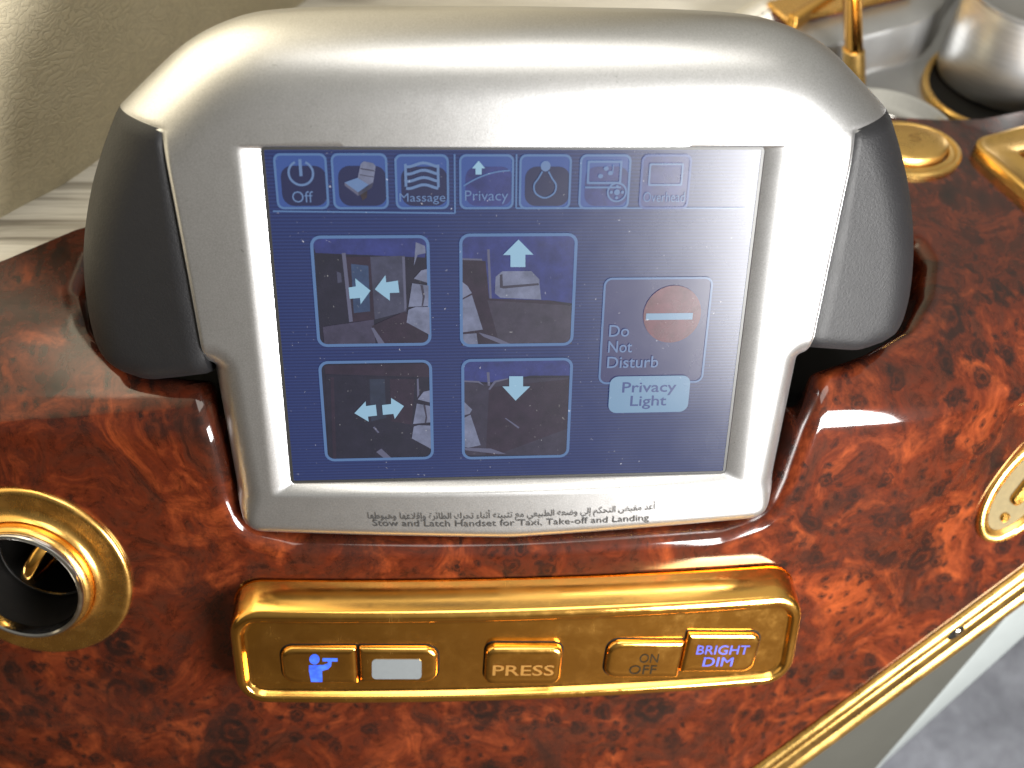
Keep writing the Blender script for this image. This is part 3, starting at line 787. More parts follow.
# picture buttons -------------------------------------------------
def arrow_px(p, pts, h=.035): p.px(pts, ARROW, h)
def zp(rx, ry, ox, oy, zw): return lambda x, y: (ox + x / zw * rx, oy + y / (zw * ry / rx) * ry)
def pic_button(box, r, paint, label, fillm=DARKT):
    p = Pic(); cx, cy, w, h = tile(p, *box, r, fillm, LINE, .085)
    cl = lambda pts: clip([U(*q) for q in pts], cx, cy, w - .09, h - .09)
    lvl = [.009]
    def put(pts, m):
        q = cl(pts); lvl[0] += .0012
        if len(q) > 2: p.poly(q, m, lvl[0])
    paint(p, put); return p.done('picture_button', label)
z3 = zp(160, 140, 290, 220, 878)
def paint1(p, put):
    z = lambda *a: [z3(*q) for q in a]
    put(z((110, 90), (760, 90), (740, 205), (140, 180)), NAVY)
    put(z((300, 200), (440, 200), (465, 545), (335, 560)), MAR); put(z((335, 240), (430, 250), (440, 500), (350, 510)), mat_px('teal', (.035, .06, .13)))
    put(z((284, 180), (305, 180), (345, 555), (325, 560)), GREYL); put(z((440, 200), (630, 195), (640, 500), (465, 545)), MID); put(z((615, 200), (630, 200), (640, 480), (628, 500)), GREYL)
    put(z((255, 280), (280, 290), (285, 340), (262, 345)), MID)
    put(z((180, 585), (460, 545), (470, 690), (190, 690)), mat_px('floor', (.05, .042, .075))); put(z((450, 580), (630, 500), (760, 640), (740, 690), (520, 690), (455, 620)), MAR)
    put(z((445, 590), (460, 590), (530, 690), (490, 690)), GREYL)
    put(z((690, 120), (740, 140), (745, 180), (700, 190), (680, 250)), SEAT); put(z((680, 320), (720, 275), (760, 265), (760, 345)), SEAT); put(z((670, 345), (760, 358), (760, 470), (650, 475)), SEAT); put(z((650, 490), (690, 475), (770, 475), (770, 630), (640, 560)), SEAT)
    put(z((715, 355), (730, 355), (740, 420), (730, 470), (722, 470), (728, 420)), SEATL)
    arrow_px(p, z((322, 368), (362, 362), (358, 318), (442, 385), (388, 460), (384, 425), (328, 430)))
    arrow_px(p, z((592, 330), (528, 340), (524, 300), (466, 378), (548, 440), (548, 398), (600, 396)))
pic_button((313.5, 235, 430.5, 346), .28, paint1, 'screen button where two arrows meet over a picture of closing doors')
z4 = zp(160, 140, 440, 220, 878)
def paint2(p, put):
    z = lambda *a: [z4(*q) for q in a]
    put(z((105, 80), (750, 80), (750, 460), (600, 440), (270, 430), (230, 215), (105, 215)), NAVY)
    put(z((105, 215), (250, 225), (270, 430), (600, 440), (750, 480), (750, 690), (105, 690)), MAR); put(z((260, 440), (745, 470), (740, 690), (330, 690)), mat_px('cover', (.045, .035, .055)))
    put(z((258, 160), (272, 160), (284, 430), (272, 430)), GREYL); put(z((105, 208), (230, 212), (232, 222), (105, 218)), GREYL)
    put(z((110, 330), (150, 360), (175, 400), (120, 430)), SEAT); put(z((115, 440), (175, 410), (235, 600), (125, 615)), SEAT); put(z((125, 625), (200, 620), (210, 690), (125, 690)), SEAT)
    put(z((210, 615), (300, 640), (390, 680), (340, 680), (240, 640)), GREYL)
    put(z((300, 400), (305, 310), (340, 280), (500, 278), (545, 325), (545, 345), (555, 435), (330, 425)), SEAT)
    put(z((328, 300), (342, 295), (345, 360), (540, 345), (543, 356), (350, 375), (328, 370)), SEATL)
    arrow_px(p, z((430, 105), (512, 188), (468, 188), (468, 256), (386, 256), (386, 190), (345, 190)))
pic_button((459.5, 233, 575.5, 346), .28, paint2, 'screen button with an up arrow over a seat headrest')
z5 = zp(150, 130, 300, 350, 886)
def paint3(p, put):
    z = lambda *a: [z5(*q) for q in a]
    put(z((140, 90), (770, 80), (770, 160), (150, 140)), MAR); put(z((150, 145), (690, 165), (690, 420), (640, 530), (420, 560), (170, 640)), DARKT)
    put(z((410, 170), (500, 170), (510, 400), (420, 420)), mat_px('blueblack', (.022, .028, .050))); put(z((180, 160), (200, 160), (215, 640), (195, 640)), MAR); put(z((530, 170), (680, 170), (660, 440), (540, 420)), MAR)
    put(z((690, 170), (700, 165), (705, 260), (692, 280)), GREYL)
    put(z((695, 290), (730, 245), (775, 235), (775, 310)), SEAT); put(z((690, 315), (775, 330), (775, 425), (668, 435)), SEAT); put(z((672, 450), (700, 442), (780, 445), (780, 585), (660, 520)), SEAT)
    put(z((728, 325), (740, 320), (752, 400), (745, 430), (736, 430), (742, 390)), SEATL)
    put(z((450, 600), (480, 580), (540, 635), (500, 640)), GREYL); put(z((430, 455), (440, 450), (470, 485), (460, 488)), GREYL)
    arrow_px(p, z((322, 370), (388, 300), (390, 328), (448, 320), (455, 384), (402, 390), (406, 420)))
    arrow_px(p, z((485, 322), (538, 316), (538, 280), (614, 328), (560, 404), (552, 374), (490, 380)))
pic_button((321.5, 360, 433, 460), .28, paint3, 'screen button with two arrows pointing apart over a dark cabin picture')
z6 = zp(160, 130, 440, 350, 945)
def paint4(p, put):
    z = lambda *a: [z6(*q) for q in a]
    put(z((130, 60), (770, 60), (770, 150), (540, 150), (300, 190), (140, 185)), NAVY); put(z((140, 190), (300, 200), (400, 168), (760, 160), (760, 620), (140, 620)), mat_px('hatch', (.033, .026, .045)))
    put(z((290, 220), (770, 170), (760, 460), (330, 620), (270, 620)), MAR)
    put(z((275, 130), (292, 130), (296, 210), (282, 210)), GREYL); put(z((140, 178), (230, 182), (262, 210), (225, 192), (140, 188)), GREYL); put(z((285, 230), (320, 180), (400, 165), (400, 172), (330, 190), (295, 235)), GREYL)
    put(z((138, 300), (190, 350), (175, 375), (140, 385)), SEAT); put(z((140, 400), (180, 380), (240, 560), (170, 575), (140, 570)), SEAT); put(z((140, 575), (300, 580), (390, 612), (340, 612), (150, 590)), GREYL)
    put(z((380, 400), (390, 400), (470, 455), (462, 462)), GREYL)
    arrow_px(p, z((408, 152), (490, 152), (490, 212), (532, 212), (446, 296), (368, 212), (408, 212)))
pic_button((461.5, 358, 571, 458), .28, paint4, 'screen button with a down arrow over a dark cabin picture')
# do not disturb
p = Pic(); cx, cy, w, h = tile(p, 601, 277, 708, 383, .24, WARN, LINE, .06)
rc = U(672, 314)
p.poly(ellipse(rc[0], rc[1], .82, .86, 40), RED, .030)
q0, q1 = U(646, 313), U(692, 319); p.poly([(q0[0], q0[1]), (q0[0], q1[1]), (q1[0], q1[1]), (q1[0], q0[1])], PALE, .036)
for s, x0, x1, y in (('Do', 609, 629, 330.5), ('Not', 608, 632, 346.5), ('Disturb', 607, 658, 362)):
    a, b = U(x0, y), U(x1, y); p.text(s, (a[0] + b[0]) / 2, a[1], b[0] - a[0], .36, TXT, .036, bold=.008)
p.done('warning_button', 'screen button with a red no-entry disc and the words Do Not Disturb')
p = Pic(); a, c = U(610, 376), U(687, 411); cx, cy, w, h = (a[0] + c[0]) / 2, (a[1] + c[1]) / 2, c[0] - a[0], a[1] - c[1]
p.poly(rrect(cx, cy, w, h, .25), PALE, .042)
for s, x0, x1, y in (('Privacy', 622, 676, 387.5), ('Light', 630, 666, 401)):
    a, b = U(x0, y), U(x1, y); p.text(s, (a[0] + b[0]) / 2, a[1] - .03, b[0] - a[0], .44, TXTD, .048, bold=.012)
p.done('screen_button', 'pale screen button reading Privacy Light')

# ------------------------------------------------------------------ gilt switch plate
PH = 1.25                                     # how far its rim stands off the wood
def on_h(x, y, h):
    p = un(x, y, h); return solve(lambda a, b: wood(a, b, h), x, y, p[0], p[1])
bt_l, bt_r = on_wood(240, 580), on_wood(785, 562)
fl_t, fr_t, fr_b, fl_b = on_h(226, 614, PH), on_h(806, 597, PH), on_h(808, 684, PH), on_h(230, 700, PH)
print('PLATE', bt_l, bt_r, fl_t, fr_t, fr_b, fl_b)
rot = math.atan2(fr_t[1] - fl_t[1], fr_t[0] - fl_t[0])
pcx = (fl_t[0] + fr_t[0]) / 2; top = (fl_t[1] + fr_t[1]) / 2; bot_c = on_h(520, 702, PH)
pw = (fr_t[0] - fl_t[0]); phh = top - bot_c[1]; pcy = top - phh / 2
cr, sr = math.cos(rot), math.sin(rot)
def plate_P(a, b, h): return wood(pcx + a * cr - b * sr, pcy + a * sr + b * cr, h)
base_top = (bt_l[1] + bt_r[1]) / 2 - pcy
plate_th = thing('switch_panel', 'gold switch plate with push buttons set in the wood below the screen', 'switch panel', W(plate_P(0, -phh / 2, 0)))
def pl_loop(grow_top, ins):
    w_, h_ = pw - 2 * ins, phh - 2 * ins + grow_top
    return dens(rrect(0, grow_top / 2, w_, h_, max(.95 - ins, .3), seg=7), .5)
g0 = base_top - phh / 2
prof = [(g0, -.03, .10), (g0, .0, .06), (g0 * .8, .0, PH * .35), (g0 * .45, .0, PH * .7)]
for k in range(7):
    a = math.radians(90 * k / 6); prof.append((g0 * .2 * (1 - k / 6), .17 * (1 - math.cos(a)), PH - .17 + .17 * math.sin(a)))
for k in range(1, 6):
    a = math.radians(70 * k / 5); prof.append((0, .22 + .14 * math.sin(a), PH - .14 * (1 - math.cos(a))))
prof += [(0, .42, PH - .17), (0, .50, PH - .18)]
mb = MB(); n0 = len(pl_loop(0, 0)); rs = []
base_loop = lambda gt, ins: rrect(0, gt / 2, pw - 2 * ins, phh - 2 * ins + gt, max(.95 - ins, .3), seg=7)
def pl_ring(gt, ins, h):
    L = base_loop(gt, ins); out = []
    for i, (a, b) in enumerate(zip(L, np.roll(L, -1, 0))):
        k = 28 if np.linalg.norm(b - a) > 6 else 6 if np.linalg.norm(b - a) > 1 else 1
        for j in range(k):
            q = a + (b - a) * j / k; out.append(plate_P(q[0], q[1], h))
    return out
# long sides of the loop always get 28 points, so that every ring matches
def pl_ring(gt, ins, h):
    L = base_loop(gt, ins); n = len(L); out = []
    for i in range(n):
        a, b = L[i], L[(i + 1) % n]; k = (28 if i % 16 == 7 else 5 if i % 16 == 15 else 1) if n == 32 else 1
        for j in range(k):
            q = a + (b - a) * j / k; out.append(plate_P(q[0], q[1], h))
    return out
rs = [pl_ring(*q) for q in prof]; s = mb.rings(rs)
gx = np.linspace(-pw / 2 + .5, pw / 2 - .5, 30)
FH = PH - .18
fl = MB()
o = mb.add(rs[-1][:0]); n_ = len(rs[-1])
# flat floor of the plate, curved with the wood
L_top = [plate_P(x, phh / 2 - .5, FH) for x in gx]
gy = np.linspace(-phh / 2 + .45, phh / 2 - .45, 6)
mb.rings([[plate_P(x, y, FH - .003) for x in np.linspace(-pw / 2 + .45, pw / 2 - .45, 40)] for y in gy], 0, closed=False)
plate = obj('plate', mb, M_GOLD, plate_th, sharp=40)
def to_plate(x, y, h):
    u, t = on_h(x, y, h); du, dt = u - pcx, t - pcy
    return du * cr + dt * sr, -du * sr + dt * cr
def button(x0, y0, x1, y1, rad, label, h=.19, sides=(1, 1)):
    """rad applies to the free end only where two buttons touch"""
    H = FH + h
    a, c = to_plate(x0, (y0 + y1) / 2, H), to_plate(x1, (y0 + y1) / 2, H); t_, b_ = to_plate((x0 + x1) / 2, y0, H), to_plate((x0 + x1) / 2, y1, H)
    cx, cy, w, hh = (a[0] + c[0]) / 2, (t_[1] + b_[1]) / 2, c[0] - a[0], t_[1] - b_[1]
    tilt = math.atan2(c[1] - a[1], c[0] - a[0])
    def loop(i):
        rr = [rad if sides[1] else .05, rad if sides[1] else .05, rad if sides[0] else .05, rad if sides[0] else .05]
        W_, H_ = w / 2 - i, hh / 2 - i
        P = round_poly([(W_, -H_), (W_, H_), (-W_, H_), (-W_, -H_)], [max(q - i * .6, .03) for q in rr], 6)
        ct, st_ = math.cos(tilt), math.sin(tilt)
        return [(cx + q[0] * ct - q[1] * st_, cy + q[0] * st_ + q[1] * ct) for q in P]
    mb = MB(); pr_ = [(0, FH - .02), (0, H - .16)]
    for k in range(1, 6):
        g = math.radians(90 * k / 5); pr_.append((.16 * (1 - math.cos(g)) * .9, H - .16 + .16 * math.sin(g)))
    pr_ += [(.24, H + .006)]
    pad(mb, plate_P, loop, pr_, fan=True)
    o = obj('push_button', mb, M_GOLD, plate_th, sharp=45); o['label'] = label
    # dark slot round it
    mb = MB(); mb.rings([[plate_P(*q, FH + .002) for q in loop(-.045)], [plate_P(*q, FH + .004) for q in loop(.01)]])
    g = obj('button_gap', mb, M_DARK, plate_th, smooth=False); g.parent = o; g.location = (0, 0, 0)
    return o, (cx, cy, w, hh, tilt, H + .016)
def mark(btn, mb, name, m):
    o = obj(name, mb, m, plate_th, smooth=False, recalc=False, weld=False); o.parent = btn; o.location = (0, 0, 0); return o
BLUE, nt_, b_ = nodes('blue_backlight'); setp(b_, col=(.005, .01, .04), emit=(.10, .30, 1.0), estr=1.5, rough=.6)
nz = noise(nt_, coords(nt_), 4, 2); rr_ = ramp(nt_, nz.outputs[0], [(.3, (.012, .06, .75)), (.7, (.05, .18, .95))]); nt_.links.new(rr_.outputs[0], b_.inputs['Emission Color'])
BLUE2, nt_, b_ = nodes('dim_blue_backlight'); setp(b_, col=(.05, .06, .3), emit=(.06, .10, .8), estr=.75, rough=.4)
nz = noise(nt_, coords(nt_), 2.2, 1); rr_ = ramp(nt_, nz.outputs[0], [(.40, (.012, .02, .12)), (.6, (.10, .16, 1.0))]); nt_.links.new(rr_.outputs[0], b_.inputs['Emission Color'])
B1, q1 = button(281, 649, 357.5, 685, .42, 'gold push button with a glowing blue figure holding a tray', sides=(1, 0))
B2, q2 = button(359.5, 649, 438, 684, .42, 'gold push button with a pale blank window', sides=(0, 1))
B3, q3 = button(485, 649, 562, 686, .30, 'raised gold push button reading PRESS', h=.32)
B4, q4 = button(606, 643, 682, 679, .42, 'gold push button reading ON OFF', sides=(1, 0))
B5, q5 = button(684, 635, 758, 673, .36, 'gold push button with a blue lit BRIGHT DIM', sides=(0, 1))
def btn_P(q): return lambda a, b: plate_P(q[0] + a * math.cos(q[4]) - b * math.sin(q[4]), q[1] + a * math.sin(q[4]) + b * math.cos(q[4]), q[5])
# figure with tray: pixel outline of the photo measured on the button
def glyph(q, pts_list, mb):
    for pts in pts_list:
        mb.poly([plate_P(*to_plate(x, y, q[5]), q[5]) for x, y in pts])
zz = lambda x, y: (270 + x / 1024 * 180, 620 + y / 455 * 80)
mb = MB(); hd = [(253 + 29 * math.cos(a), 224 + 29 * math.sin(a)) for a in np.linspace(0, 2 * math.pi, 20, endpoint=False)]
glyph(q1, [[zz(*p) for p in hd], [zz(*p) for p in ((222, 258), (305, 256), (330, 246), (328, 236), (300, 236), (298, 218), (384, 218), (384, 236), (350, 236), (348, 262), (330, 280), (296, 290), (298, 352), (234, 352), (222, 290))]], mb)
mark(B1, mb, 'tray_symbol', BLUE)
mb = MB(); L = [zz(x, y) for x, y in rrect(721, 279, 282, 112, 22)]
rs = [[plate_P(*to_plate(x, y, q2[5]), q2[5] + h) for x, y in L] for h in (-.05, .012)]; s = mb.rings(rs); mb.fan(s[-1], len(L))
mark(B2, mb, 'window', M_WHITE)
mb = MB(); fit_text(mb, 'PRESS', lambda a, b: btn_P(q3)(a, b), 0, -.10, q3[2] * .80, .42, bold=.01)
mark(B3, mb, 'lettering', mat_plain('engraved_gold', (.34, .17, .04), .4, .6))
mb = MB(); fit_text(mb, 'ON', btn_P(q4), .14, .12, .62, .36); fit_text(mb, 'OFF', btn_P(q4), .0, -.34, .90, .36); mark(B4, mb, 'lettering', M_ENGR)
mb = MB(); fit_text(mb, 'BRIGHT', btn_P(q5), .02, .18, 1.75, .36); fit_text(mb, 'DIM', btn_P(q5), -.05, -.30, 1.0, .36); mark(B5, mb, 'lettering', BLUE2)

# ------------------------------------------------------------------ round socket at the left
sc_c = on_wood(34, 572)
def soc_P(a, b, h): return wood_n(sc_c[0], sc_c[1], 0) + (wood_n(sc_c[0] + .5, sc_c[1]) - wood_n(sc_c[0] - .5, sc_c[1])) * a + (wood_n(sc_c[0], sc_c[1] + .5) - wood_n(sc_c[0], sc_c[1] - .5)) * b + (wood_n(*sc_c, 1) - wood_n(*sc_c, 0)) * h
so = thing('gold_socket', 'round gold socket with a silver rim and dark inside at the left', 'socket', W(soc_P(0, 0, 0)))
def lathe(prof, P, n=72, m=0, mb=None, cap_end=False):
    mb = mb or MB(); s = mb.rings([[P(r * math.cos(a), r * math.sin(a), h) for a in np.linspace(0, 2 * math.pi, n, endpoint=False)] for r, h in prof], m)
    if cap_end: mb.cap(s[-1], n, m)
    return mb
obj('flange', lathe([(3.10, -.05), (3.12, .05), (3.08, .13), (3.0, .17), (2.9, .17), (2.5, .13), (2.25, .16), (2.15, .24), (2.1, .34), (2.06, .3), (2.06, -.2)], soc_P), M_GOLD2, so, sharp=40)
obj('inner_collar', lathe([(2.05, -.2), (2.05, .5), (2.02, .62), (1.95, .68), (1.92, .66)], soc_P), M_GOLD2, so, sharp=40)
obj('silver_rim', lathe([(1.93, .4), (1.93, .78), (1.90, .84), (1.83, .86), (1.77, .83), (1.74, .7), (1.74, -.6)], soc_P), M_CHROME, so, sharp=40)
obj('well', lathe([(1.73, .5), (1.73, -3.2), (.02, -3.2)], soc_P), M_DARK, so, sharp=40)
obj('wire_ring', lathe([(1.64, -1.0), (1.62, -.96), (1.58, -.96), (1.56, -1.0), (1.6, -1.04), (1.64, -1.0)], soc_P), M_CHROME, so)
# tilted gold loop lying inside
def loop_P(p0, tilt, az):
    return None
lc = np.array([.28, .38, -.9]); dirv = np.array([.50, .85, .1]); dirv /= np.linalg.norm(dirv); nv = np.array([.85, -.50, .12]); nv -= dirv * (nv @ dirv); nv /= np.linalg.norm(nv); bv = np.cross(nv, dirv)
mb = MB(); rs = []
for k in range(40):
    a = 2 * math.pi * k / 40; rad = dirv * math.cos(a) + bv * math.sin(a); c = lc + rad * 1.25
    rs.append([soc_P(*(c + rad * .12 * math.cos(b) + nv * .20 * math.sin(b))) for b in np.linspace(0, 2 * math.pi, 12, endpoint=False)])
mb.rings(rs + [rs[0]])
tag(obj('loop_ring', mb, M_GOLD, loc=W(soc_P(0, 0, -3))), 'small gold ring lying tilted inside the dark round socket', 'ring')

# ------------------------------------------------------------------ fittings on the deck at the right
def deck_P(cx, cy, rz=0):
    w = unz(cx, cy, DECK_Z)
    def P(a, b, h):
        x, y = w[0] + a * math.cos(rz) - b * math.sin(rz), w[1] + a * math.sin(rz) + b * math.cos(rz)
        return wood(x, t_of_Y(y), h)
    return P, w
# oval button beside the right grip
P, w = deck_P(905, 151)
ov = thing('oval_button', 'oval gold button in a stepped gold ring beside the right grip', 'push button', W(P(0, 0, 0)))
L = lambda a, b: (lambda i: ellipse(0, 0, a - i, b - i, 60))
mb = MB(); pad(mb, P, L(2.08, 1.66), [(0, -.05), (0, .14), (.06, .2), (.18, .21), (.24, .15), (.3, .14), (.36, .17), (.46, .17), (.52, .1), (.54, -.15)], cap=False)
obj('bezel', mb, M_GOLD3, ov, sharp=40)
mb = MB(); pad(mb, P, L(1.5, 1.08), [(0, -.15), (0, .35), (.05, .44), (.14, .48), (.6, .53)], fan=True); key = obj('push_key', mb, M_GOLD3, ov, sharp=40)
mb = MB(); fit_text(mb, 'S', lambda a, b: P(a, b, .54), .25, .12, .45, .45, bold=.0); o = obj('lettering', mb, mat_plain('worn_engraving', (.30, .17, .05), .4, .7), ov, smooth=False, recalc=False, weld=False); o.parent = key; o.location = (0, 0, 0)
# square gold frame at the right edge
P, w = deck_P(1060, 176, math.radians(20))
fr = thing('recessed_pull', 'square gold recessed pull frame at the right edge of the wood', 'pull frame', W(P(0, 0, 0)))
mb = MB(); 
Lq = lambda i: rrect(0, 0, 4.6 - 2 * i, 5.2 - 2 * i, max(.7 - i * .4, .2), seg=6)
pad(mb, P, Lq, [(0, -.05), (0, .35), (.05, .42), (.15, .45), (.25, .40), (.45, .36), (1.05, .34), (1.12, .38), (1.22, .38), (1.28, .3), (1.3, -.1)], cap=False)
obj('frame', mb, M_GOLD3, fr, sharp=40)
mb = MB(); pad(mb, P, lambda i: Lq(1.28 + i), [(0, .0), (0, .02), (.1, .03)], fan=True); obj('recess', mb, M_DARK, fr)
mb = MB(); pad(mb, P, lambda i: rrect(-.2, .3, 1.5 - 2 * i, 1.9 - 2 * i, .3, seg=5), [(0, .02), (0, .25), (.1, .33), (.3, .36)], fan=True); obj('latch', mb, M_GOLD, fr)
# gold ring on the rolled right side
rcn = on_wood(1024, 486)
ex = wood_n(rcn[0] + .5, rcn[1]) - wood_n(rcn[0] - .5, rcn[1]); ex /= np.linalg.norm(ex); nn = wood_n(*rcn, 1) - wood_n(*rcn, 0); ey = np.cross(nn, ex)
def rg_P(a, b, h): return wood_n(*rcn, 0) + ex * a + ey * b + nn * h
rg = thing('oval_socket', 'gold ringed oval socket with a gold tongue at the far right edge', 'socket', W(rg_P(0, 0, 0)))
E = lambda i: ellipse(.0, .0, 1.25 - i, 2.25 - i, 60, math.radians(-32))
mb = MB(); pad(mb, rg_P, E, [(0, -.2), (0, .12), (.05, .2), (.14, .24), (.3, .2), (.36, .12), (.45, .05), (.47, -.4)], cap=False); obj('bezel', mb, M_GOLD2, rg, sharp=40)
mb = MB(); pad(mb, rg_P, lambda i: E(.46 + i), [(0, .0), (0, .05), (.3, .045)], fan=True); obj('well', mb, mat_plain('shaded_dull_gold', (.10, .078, .036), .6, .2, spec=.2), rg)  # flat disc; the hollow's shade is put into its dark colour
mb = MB(); pad(mb, rg_P, lambda i: rrect(.1, .1, .5 - 2 * i, 1.7 - 2 * i, .24, math.radians(-32)), [(0, -.35), (0, .12), (.08, .2)], fan=True); obj('tongue', mb, M_GOLD, rg)
mb = MB(); pad(mb, rg_P, lambda i: ellipse(-.55, -1.1, .17 - i, .17 - i, 20), [(0, -.35), (0, .1), (.05, .14)], fan=True); obj('rivet', mb, M_GOLD, rg)

# ------------------------------------------------------------------ behind the console: ledge, leather wall, metal tray and what stands there
LZ = DECK_Z - .15
b0, b1, b2 = unz(0, 224, LZ), unz(85, 176, LZ), unz(305, 6, LZ)
d01 = (b0 - b1) / np.linalg.norm(b0 - b1); d12 = (b2 - b1) / np.linalg.norm(b2 - b1)
wall_line = cat_rom([b0 + d01 * 40, b0 + d01 * 12, b0, b1, b1 + (b2 - b1) * .5, b2, b2 + d12 * 18, b2 + d12 * 60], 10)
mb = MB()
side = np.array([[q[1], -q[0]] for q in np.gradient(wall_line[:, :2], axis=0)]); side /= np.linalg.norm(side, axis=1)[:, None]
# side points towards the ledge or away: choose away
if side[20] @ (np.array([0, 0]) - wall_line[20, :2]) > 0: side = -side
rs = []
for k in range(30):
    z = LZ - .3 + 70 * (k / 29); bul = .35 * (1 - math.exp(-(z - LZ + .3) / .6)) - .3
    rs.append([(p[0] - q[0] * bul, p[1] - q[1] * bul, z) for p, q in zip(wall_line, side)])
for z in (LZ + 69.7, LZ - .3): rs.append([(p[0] + q[0] * 4, p[1] + q[1] * 4, z) for p, q in zip(wall_line, side)])
rs.append(rs[0])
mb.rings(rs, 0, closed=False)
tag(obj('leather_wall', mb, M_LEATHER, world=True, sharp=70), 'beige grained leather wall panel behind the left of the handset', 'wall panel')
# laminate ledge
mb = MB()
front = [(-46, -6), (-26, -.6), (-16.6, 3.6), (-14.3, 4.9), (-6.3, 7.5), (3, 11.5), (9, 12.6), (13, 17), (16, 34), (30, 75)]
pf = resample(np.array(front), 60, False); pbk = resample(np.vstack([wall_line[:, :2] + side * .5]), 60, False)
mb.rings([[(p[0], p[1], LZ - 2) for p in pf], [(p[0], p[1], LZ) for p in pf]] + [[(*(a + (b - a) * k / 10), LZ) for a, b in zip(pf, pbk)] for k in range(1, 11)], closed=False)
tag(obj('laminate_ledge', mb, M_LAM, world=True, recalc=False, sharp=40), 'cream laminate ledge with grey brown streaks along the leather wall', 'ledge')
# metal tray
TZ = DECK_Z - 1.4
k0, k1 = unz(870, 76, TZ), unz(916, 63, TZ)
kd = (k1 - k0); kd /= np.linalg.norm(kd); kn = np.array([-kd[1], kd[0], 0])
if kn[1] < 0: kn = -kn
mb = MB(); A, B = k0 - kd * 6, k1 + kd * 40
def wq(p, dz=0): return (p[0], p[1], p[2] + dz)
FARY = W(wood(*fe[1]))[1]
TB = resample(cat_rom([A, k0, k1, k1 + kd * 2 + kn * .9, k1 + kd * 5 + kn * 3.0, k1 + kd * 12 + kn * 6, B + kn * 16], 10), 41, False)
tray = thing('metal_tray', 'grey metal tray with a raised back behind the wood at upper right', 'tray', (A + B) / 2)
n0 = 40
lo_ = [(5 + 45 * k / n0, FARY - 1.6, TZ) for k in range(n0 + 1)]; hi_ = [tuple(q) for q in TB]
mb.rings([lo_, hi_], closed=False); obj('tray_floor', mb, M_GREY, tray, world=True, recalc=False)
mb = MB(); HB = 1.9
pr_ = [(0, 0), (.15, .02), (.3, .2), (.35, HB - .3), (.45, HB - .08), (.7, HB), (2.2, HB + .1), (2.4, HB), (2.4, -1)]
mb.rings([[tuple(q + kn * o + np.array([0, 0, h])) for q in TB] for o, h in pr_], closed=False)
obj('tray_back', mb, M_GREY, tray, world=True, recalc=False, sharp=40)
# dish
dc = np.array([15.9, 13.4, TZ])
def vP(c): return lambda a, b, h: np.array([c[0] + a, c[1] + b, c[2] + h])
dish = thing('metal_dish', 'shallow shiny silver dish in the tray behind the right grip', 'dish', dc)
obj('bowl', lathe([(2.0, .02), (2.75, .3), (2.86, .42), (2.84, .48), (2.72, .46), (2.3, .2), (1.6, .12), (1.45, .2), (1.3, .12), (.02, .1)], vP(dc), 72), M_CHROME, dish, world=True)
# gold rimmed well with a steel cup in it
gc = np.array([22.4, 17.8, TZ])
wl_ = thing('cup_well', 'gold rimmed black well in the tray holding the steel cup', 'cup holder', gc)
WLp = lambda i: ellipse(.6, -.5, 4.75 - i, 3.4 - i, 96, math.radians(30))
mb = MB(); pad(mb, vP(gc), WLp, [(0, -.1), (0, .26), (.05, .33), (.15, .34), (.24, .3), (.28, .2), (.29, .01)], cap=False); obj('rim', mb, M_GOLD3, wl_, world=True)
mb = MB(); pad(mb, vP(gc), lambda i: WLp(.28 + i), [(0, .02), (.2, .012)], fan=True); obj('well_lining', mb, M_DARK, wl_, world=True)
cc = np.array([22.5, 17.8, TZ + .03])
cup = thing('steel_cup', 'brushed steel cup with a flat lid standing in the gold rimmed well', 'cup', cc)
obj('body', lathe([(.05, .0), (2.6, .0), (2.76, .06), (2.83, .2), (2.83, 3.7), (2.8, 3.78)], vP(cc), 96), M_STEEL, cup, world=True, sharp=40)
obj('lid', lathe([(2.8, 3.74), (2.85, 3.8), (2.83, 3.92), (2.7, 3.96), (2.55, 3.9), (2.4, 3.86), (.05, 3.85)], vP(cc), 96), M_GREY, cup, world=True, sharp=40)
# gold stand behind the handset
rdz = TZ + HB
rc0 = unz(854, 62, rdz)
rP = lambda dx=0, dy=0: (lambda a, b, h: rc0 + np.array([dx + a - .34 * h, dy + b, h]))
rod = thing('gold_post', 'thin gold post with a knurled collar behind the handset top right', 'post', rc0)
obj('collar', lathe([(.02, -.9), (.46, -.9), (.46, .55), (.40, .6), (.3, .62)], rP(), 28), mat_plain('knurled_gold', (.62, .40, .13), .3, 1, var=.5, sc=14, bp=.6), rod, world=True)
obj('shaft', lathe([(.36, .5), (.38, .6), (.38, 3.0), (.42, 3.05), (.42, 3.2), (.34, 3.25), (.02, 3.25)], rP(), 28), M_GOLD, rod, world=True)
for dx in (-.22, .3):
    obj('prong', lathe([(.09, 3.2), (.09, 6.0), (.02, 6.05)], rP(dx, .05), 12), M_GOLD, rod, world=True)
# wood box with gold edge behind
q0, q1 = unz(795, 26, rdz), unz(902, 1, rdz)
qd = q1 - q0; qd /= np.linalg.norm(qd); qn = np.array([-qd[1], qd[0], 0])
if qn[1] < 0: qn = -qn
qm = (q0 + q1) / 2; L_ = np.linalg.norm(q1 - q0)
bx = thing('veneer_box', 'narrow burl wood strip edged in gold far behind the handset', 'veneer strip', qm + np.array([0, 0, -1]))
axq = np.array([qd, qn, [0, 0, 1]])
mb = MB(); mb.box(qm + qd * -.3 + qn * .5 + np.array([0, 0, -.35]), L_ + .6, 1, 1.1, 0, axq); obj('box_body', mb, M_WOOD, bx, world=True, smooth=False)
mb = MB(); mb.box(qm + qn * .7 + np.array([0, 0, .32]), L_ + 1.0, 1.5, .24, 0, axq); obj('gold_edge', mb, M_GOLD2, bx, world=True, smooth=False)
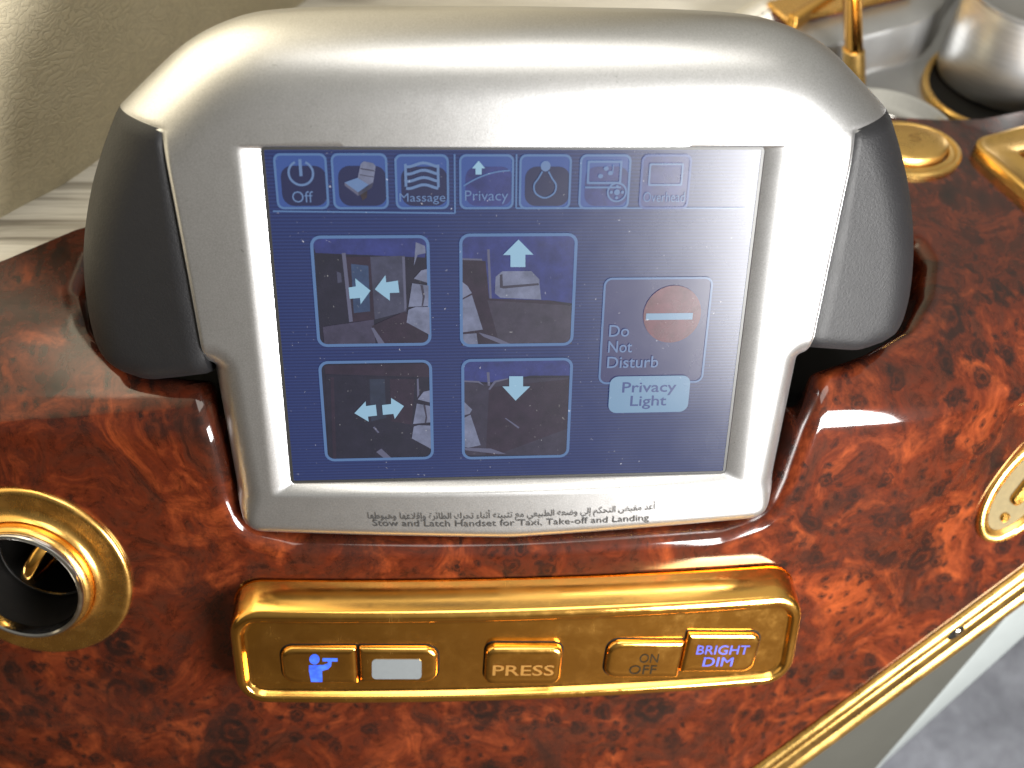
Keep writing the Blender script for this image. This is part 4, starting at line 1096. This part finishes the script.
# slim gold bar and the stitched cream roll beside it
g0_, g1_ = unz(790, 21, rdz + .5), unz(826, -3, rdz + .5)
gd = g1_ - g0_; gl = np.linalg.norm(gd); gd /= gl; gn = np.array([-gd[1], gd[0], 0])
mb = MB(); pad(mb, lambda a, b, h: (g0_ + g1_) / 2 + gd * a + gn * b + np.array([0, 0, h]), lambda i: rrect(.8, 0, gl + 1.4 - 2 * i, .5 - 2 * i, .12), [(0, -.6), (0, .1), (.06, .16), (.12, .18)])
tag(obj('gold_bar', mb, M_GOLD, world=True), 'slim gold bar lying beside the stitched cream strip at the top', 'bar')
r0_, r1_ = unz(745, 22, rdz), unz(800, -14, rdz)
rd_ = r1_ - r0_; rl = np.linalg.norm(rd_); rd_ /= rl; rn_ = np.array([-rd_[1], rd_[0], 0])
rp_ = lambda a, b, h: (r0_ + r1_) / 2 + rd_ * a + rn_ * b + np.array([0, 0, h])
rl_t = thing('leather_roll', 'white leather strip with a stitched seam at the top behind the handset', 'leather strip', rp_(0, 0, -1.5))
mb = MB(); mb.rings([[rp_(a, 1.0 * math.cos(g), -.5 + .75 * math.sin(g)) for g in np.linspace(0, 2 * math.pi, 20, endpoint=False)] for a in np.linspace(-rl / 2 - .8, rl / 2 + 2, 12)]); obj('roll', mb, mat_plain('white_leather', (.66, .63, .56), .5, sc=9, bp=.2), rl_t, world=True)
mb = MB()
for k in range(16): mb.box(rp_(-rl / 2 - .5 + k * .42, -.35, .215), .26, .05, .05, 0, np.array([rd_, rn_, [0, 0, 1]]))
obj('stitching', mb, mat_plain('grey_thread', (.18, .17, .15), .7), rl_t, world=True, smooth=False)

# ------------------------------------------------------------------ below the gilt edge
mb = MB()
ed = [edge_at(tr0 + (tr1 - tr0) * k / 40, 1.28, -.35) for k in range(41)]
ed = np.array([W(p) for p in ed])
dd = ed[-1] - ed[0]; hn = np.cross(dd / np.linalg.norm(dd), [0, 0, 1]); hn /= np.linalg.norm(hn)
if hn[1] > 0: hn = -hn
dn = np.array([0, 0, -1.0])
sp_ = thing('side_panel', 'grey console side below the gold edging with a pale strip along it, coloured as if sunlit', 'side panel', ed[20] + dn * 30)
xs_ = [1160 - 12.5 * k for k in range(41)]
la = [W(un(x, 596 + (1024 - x) * 1.162, -3.6)) for x in xs_]
lb_ = [W(un(x, max(636 + (1024 - x) * .896, 598 + (1024 - x) * 1.162), -4.6)) for x in xs_]
mb.rings([ed[::-1], [e * .5 + q * .5 + dn * .25 for e, q in zip(ed[::-1], la)], la], closed=False); obj('panel_face', mb, M_OLIVE, sp_, world=True)
mb = MB(); mb.rings([[p + dn * .003 for p in la], [p * .93 + q * .07 + hn * .04 for p, q in zip(la, lb_)], [p * .08 + q * .92 + hn * .04 for p, q in zip(la, lb_)], lb_, [p - hn * .1 + dn * .3 for p in lb_], [p - hn * 1.5 + dn * 28 for p in lb_]], closed=False); obj('pale_strip', mb, M_PALE, sp_, world=True, sharp=50)
mb = MB(); mb.rings([[(x, y, 0) for x in np.linspace(15, 130, 8)] for y in np.linspace(-20, 110, 8)], closed=False)
structure(obj('carpet_floor', mb, M_CARPET, world=True, smooth=False, loc=(0, 0, 0)), 'mottled grey carpet')
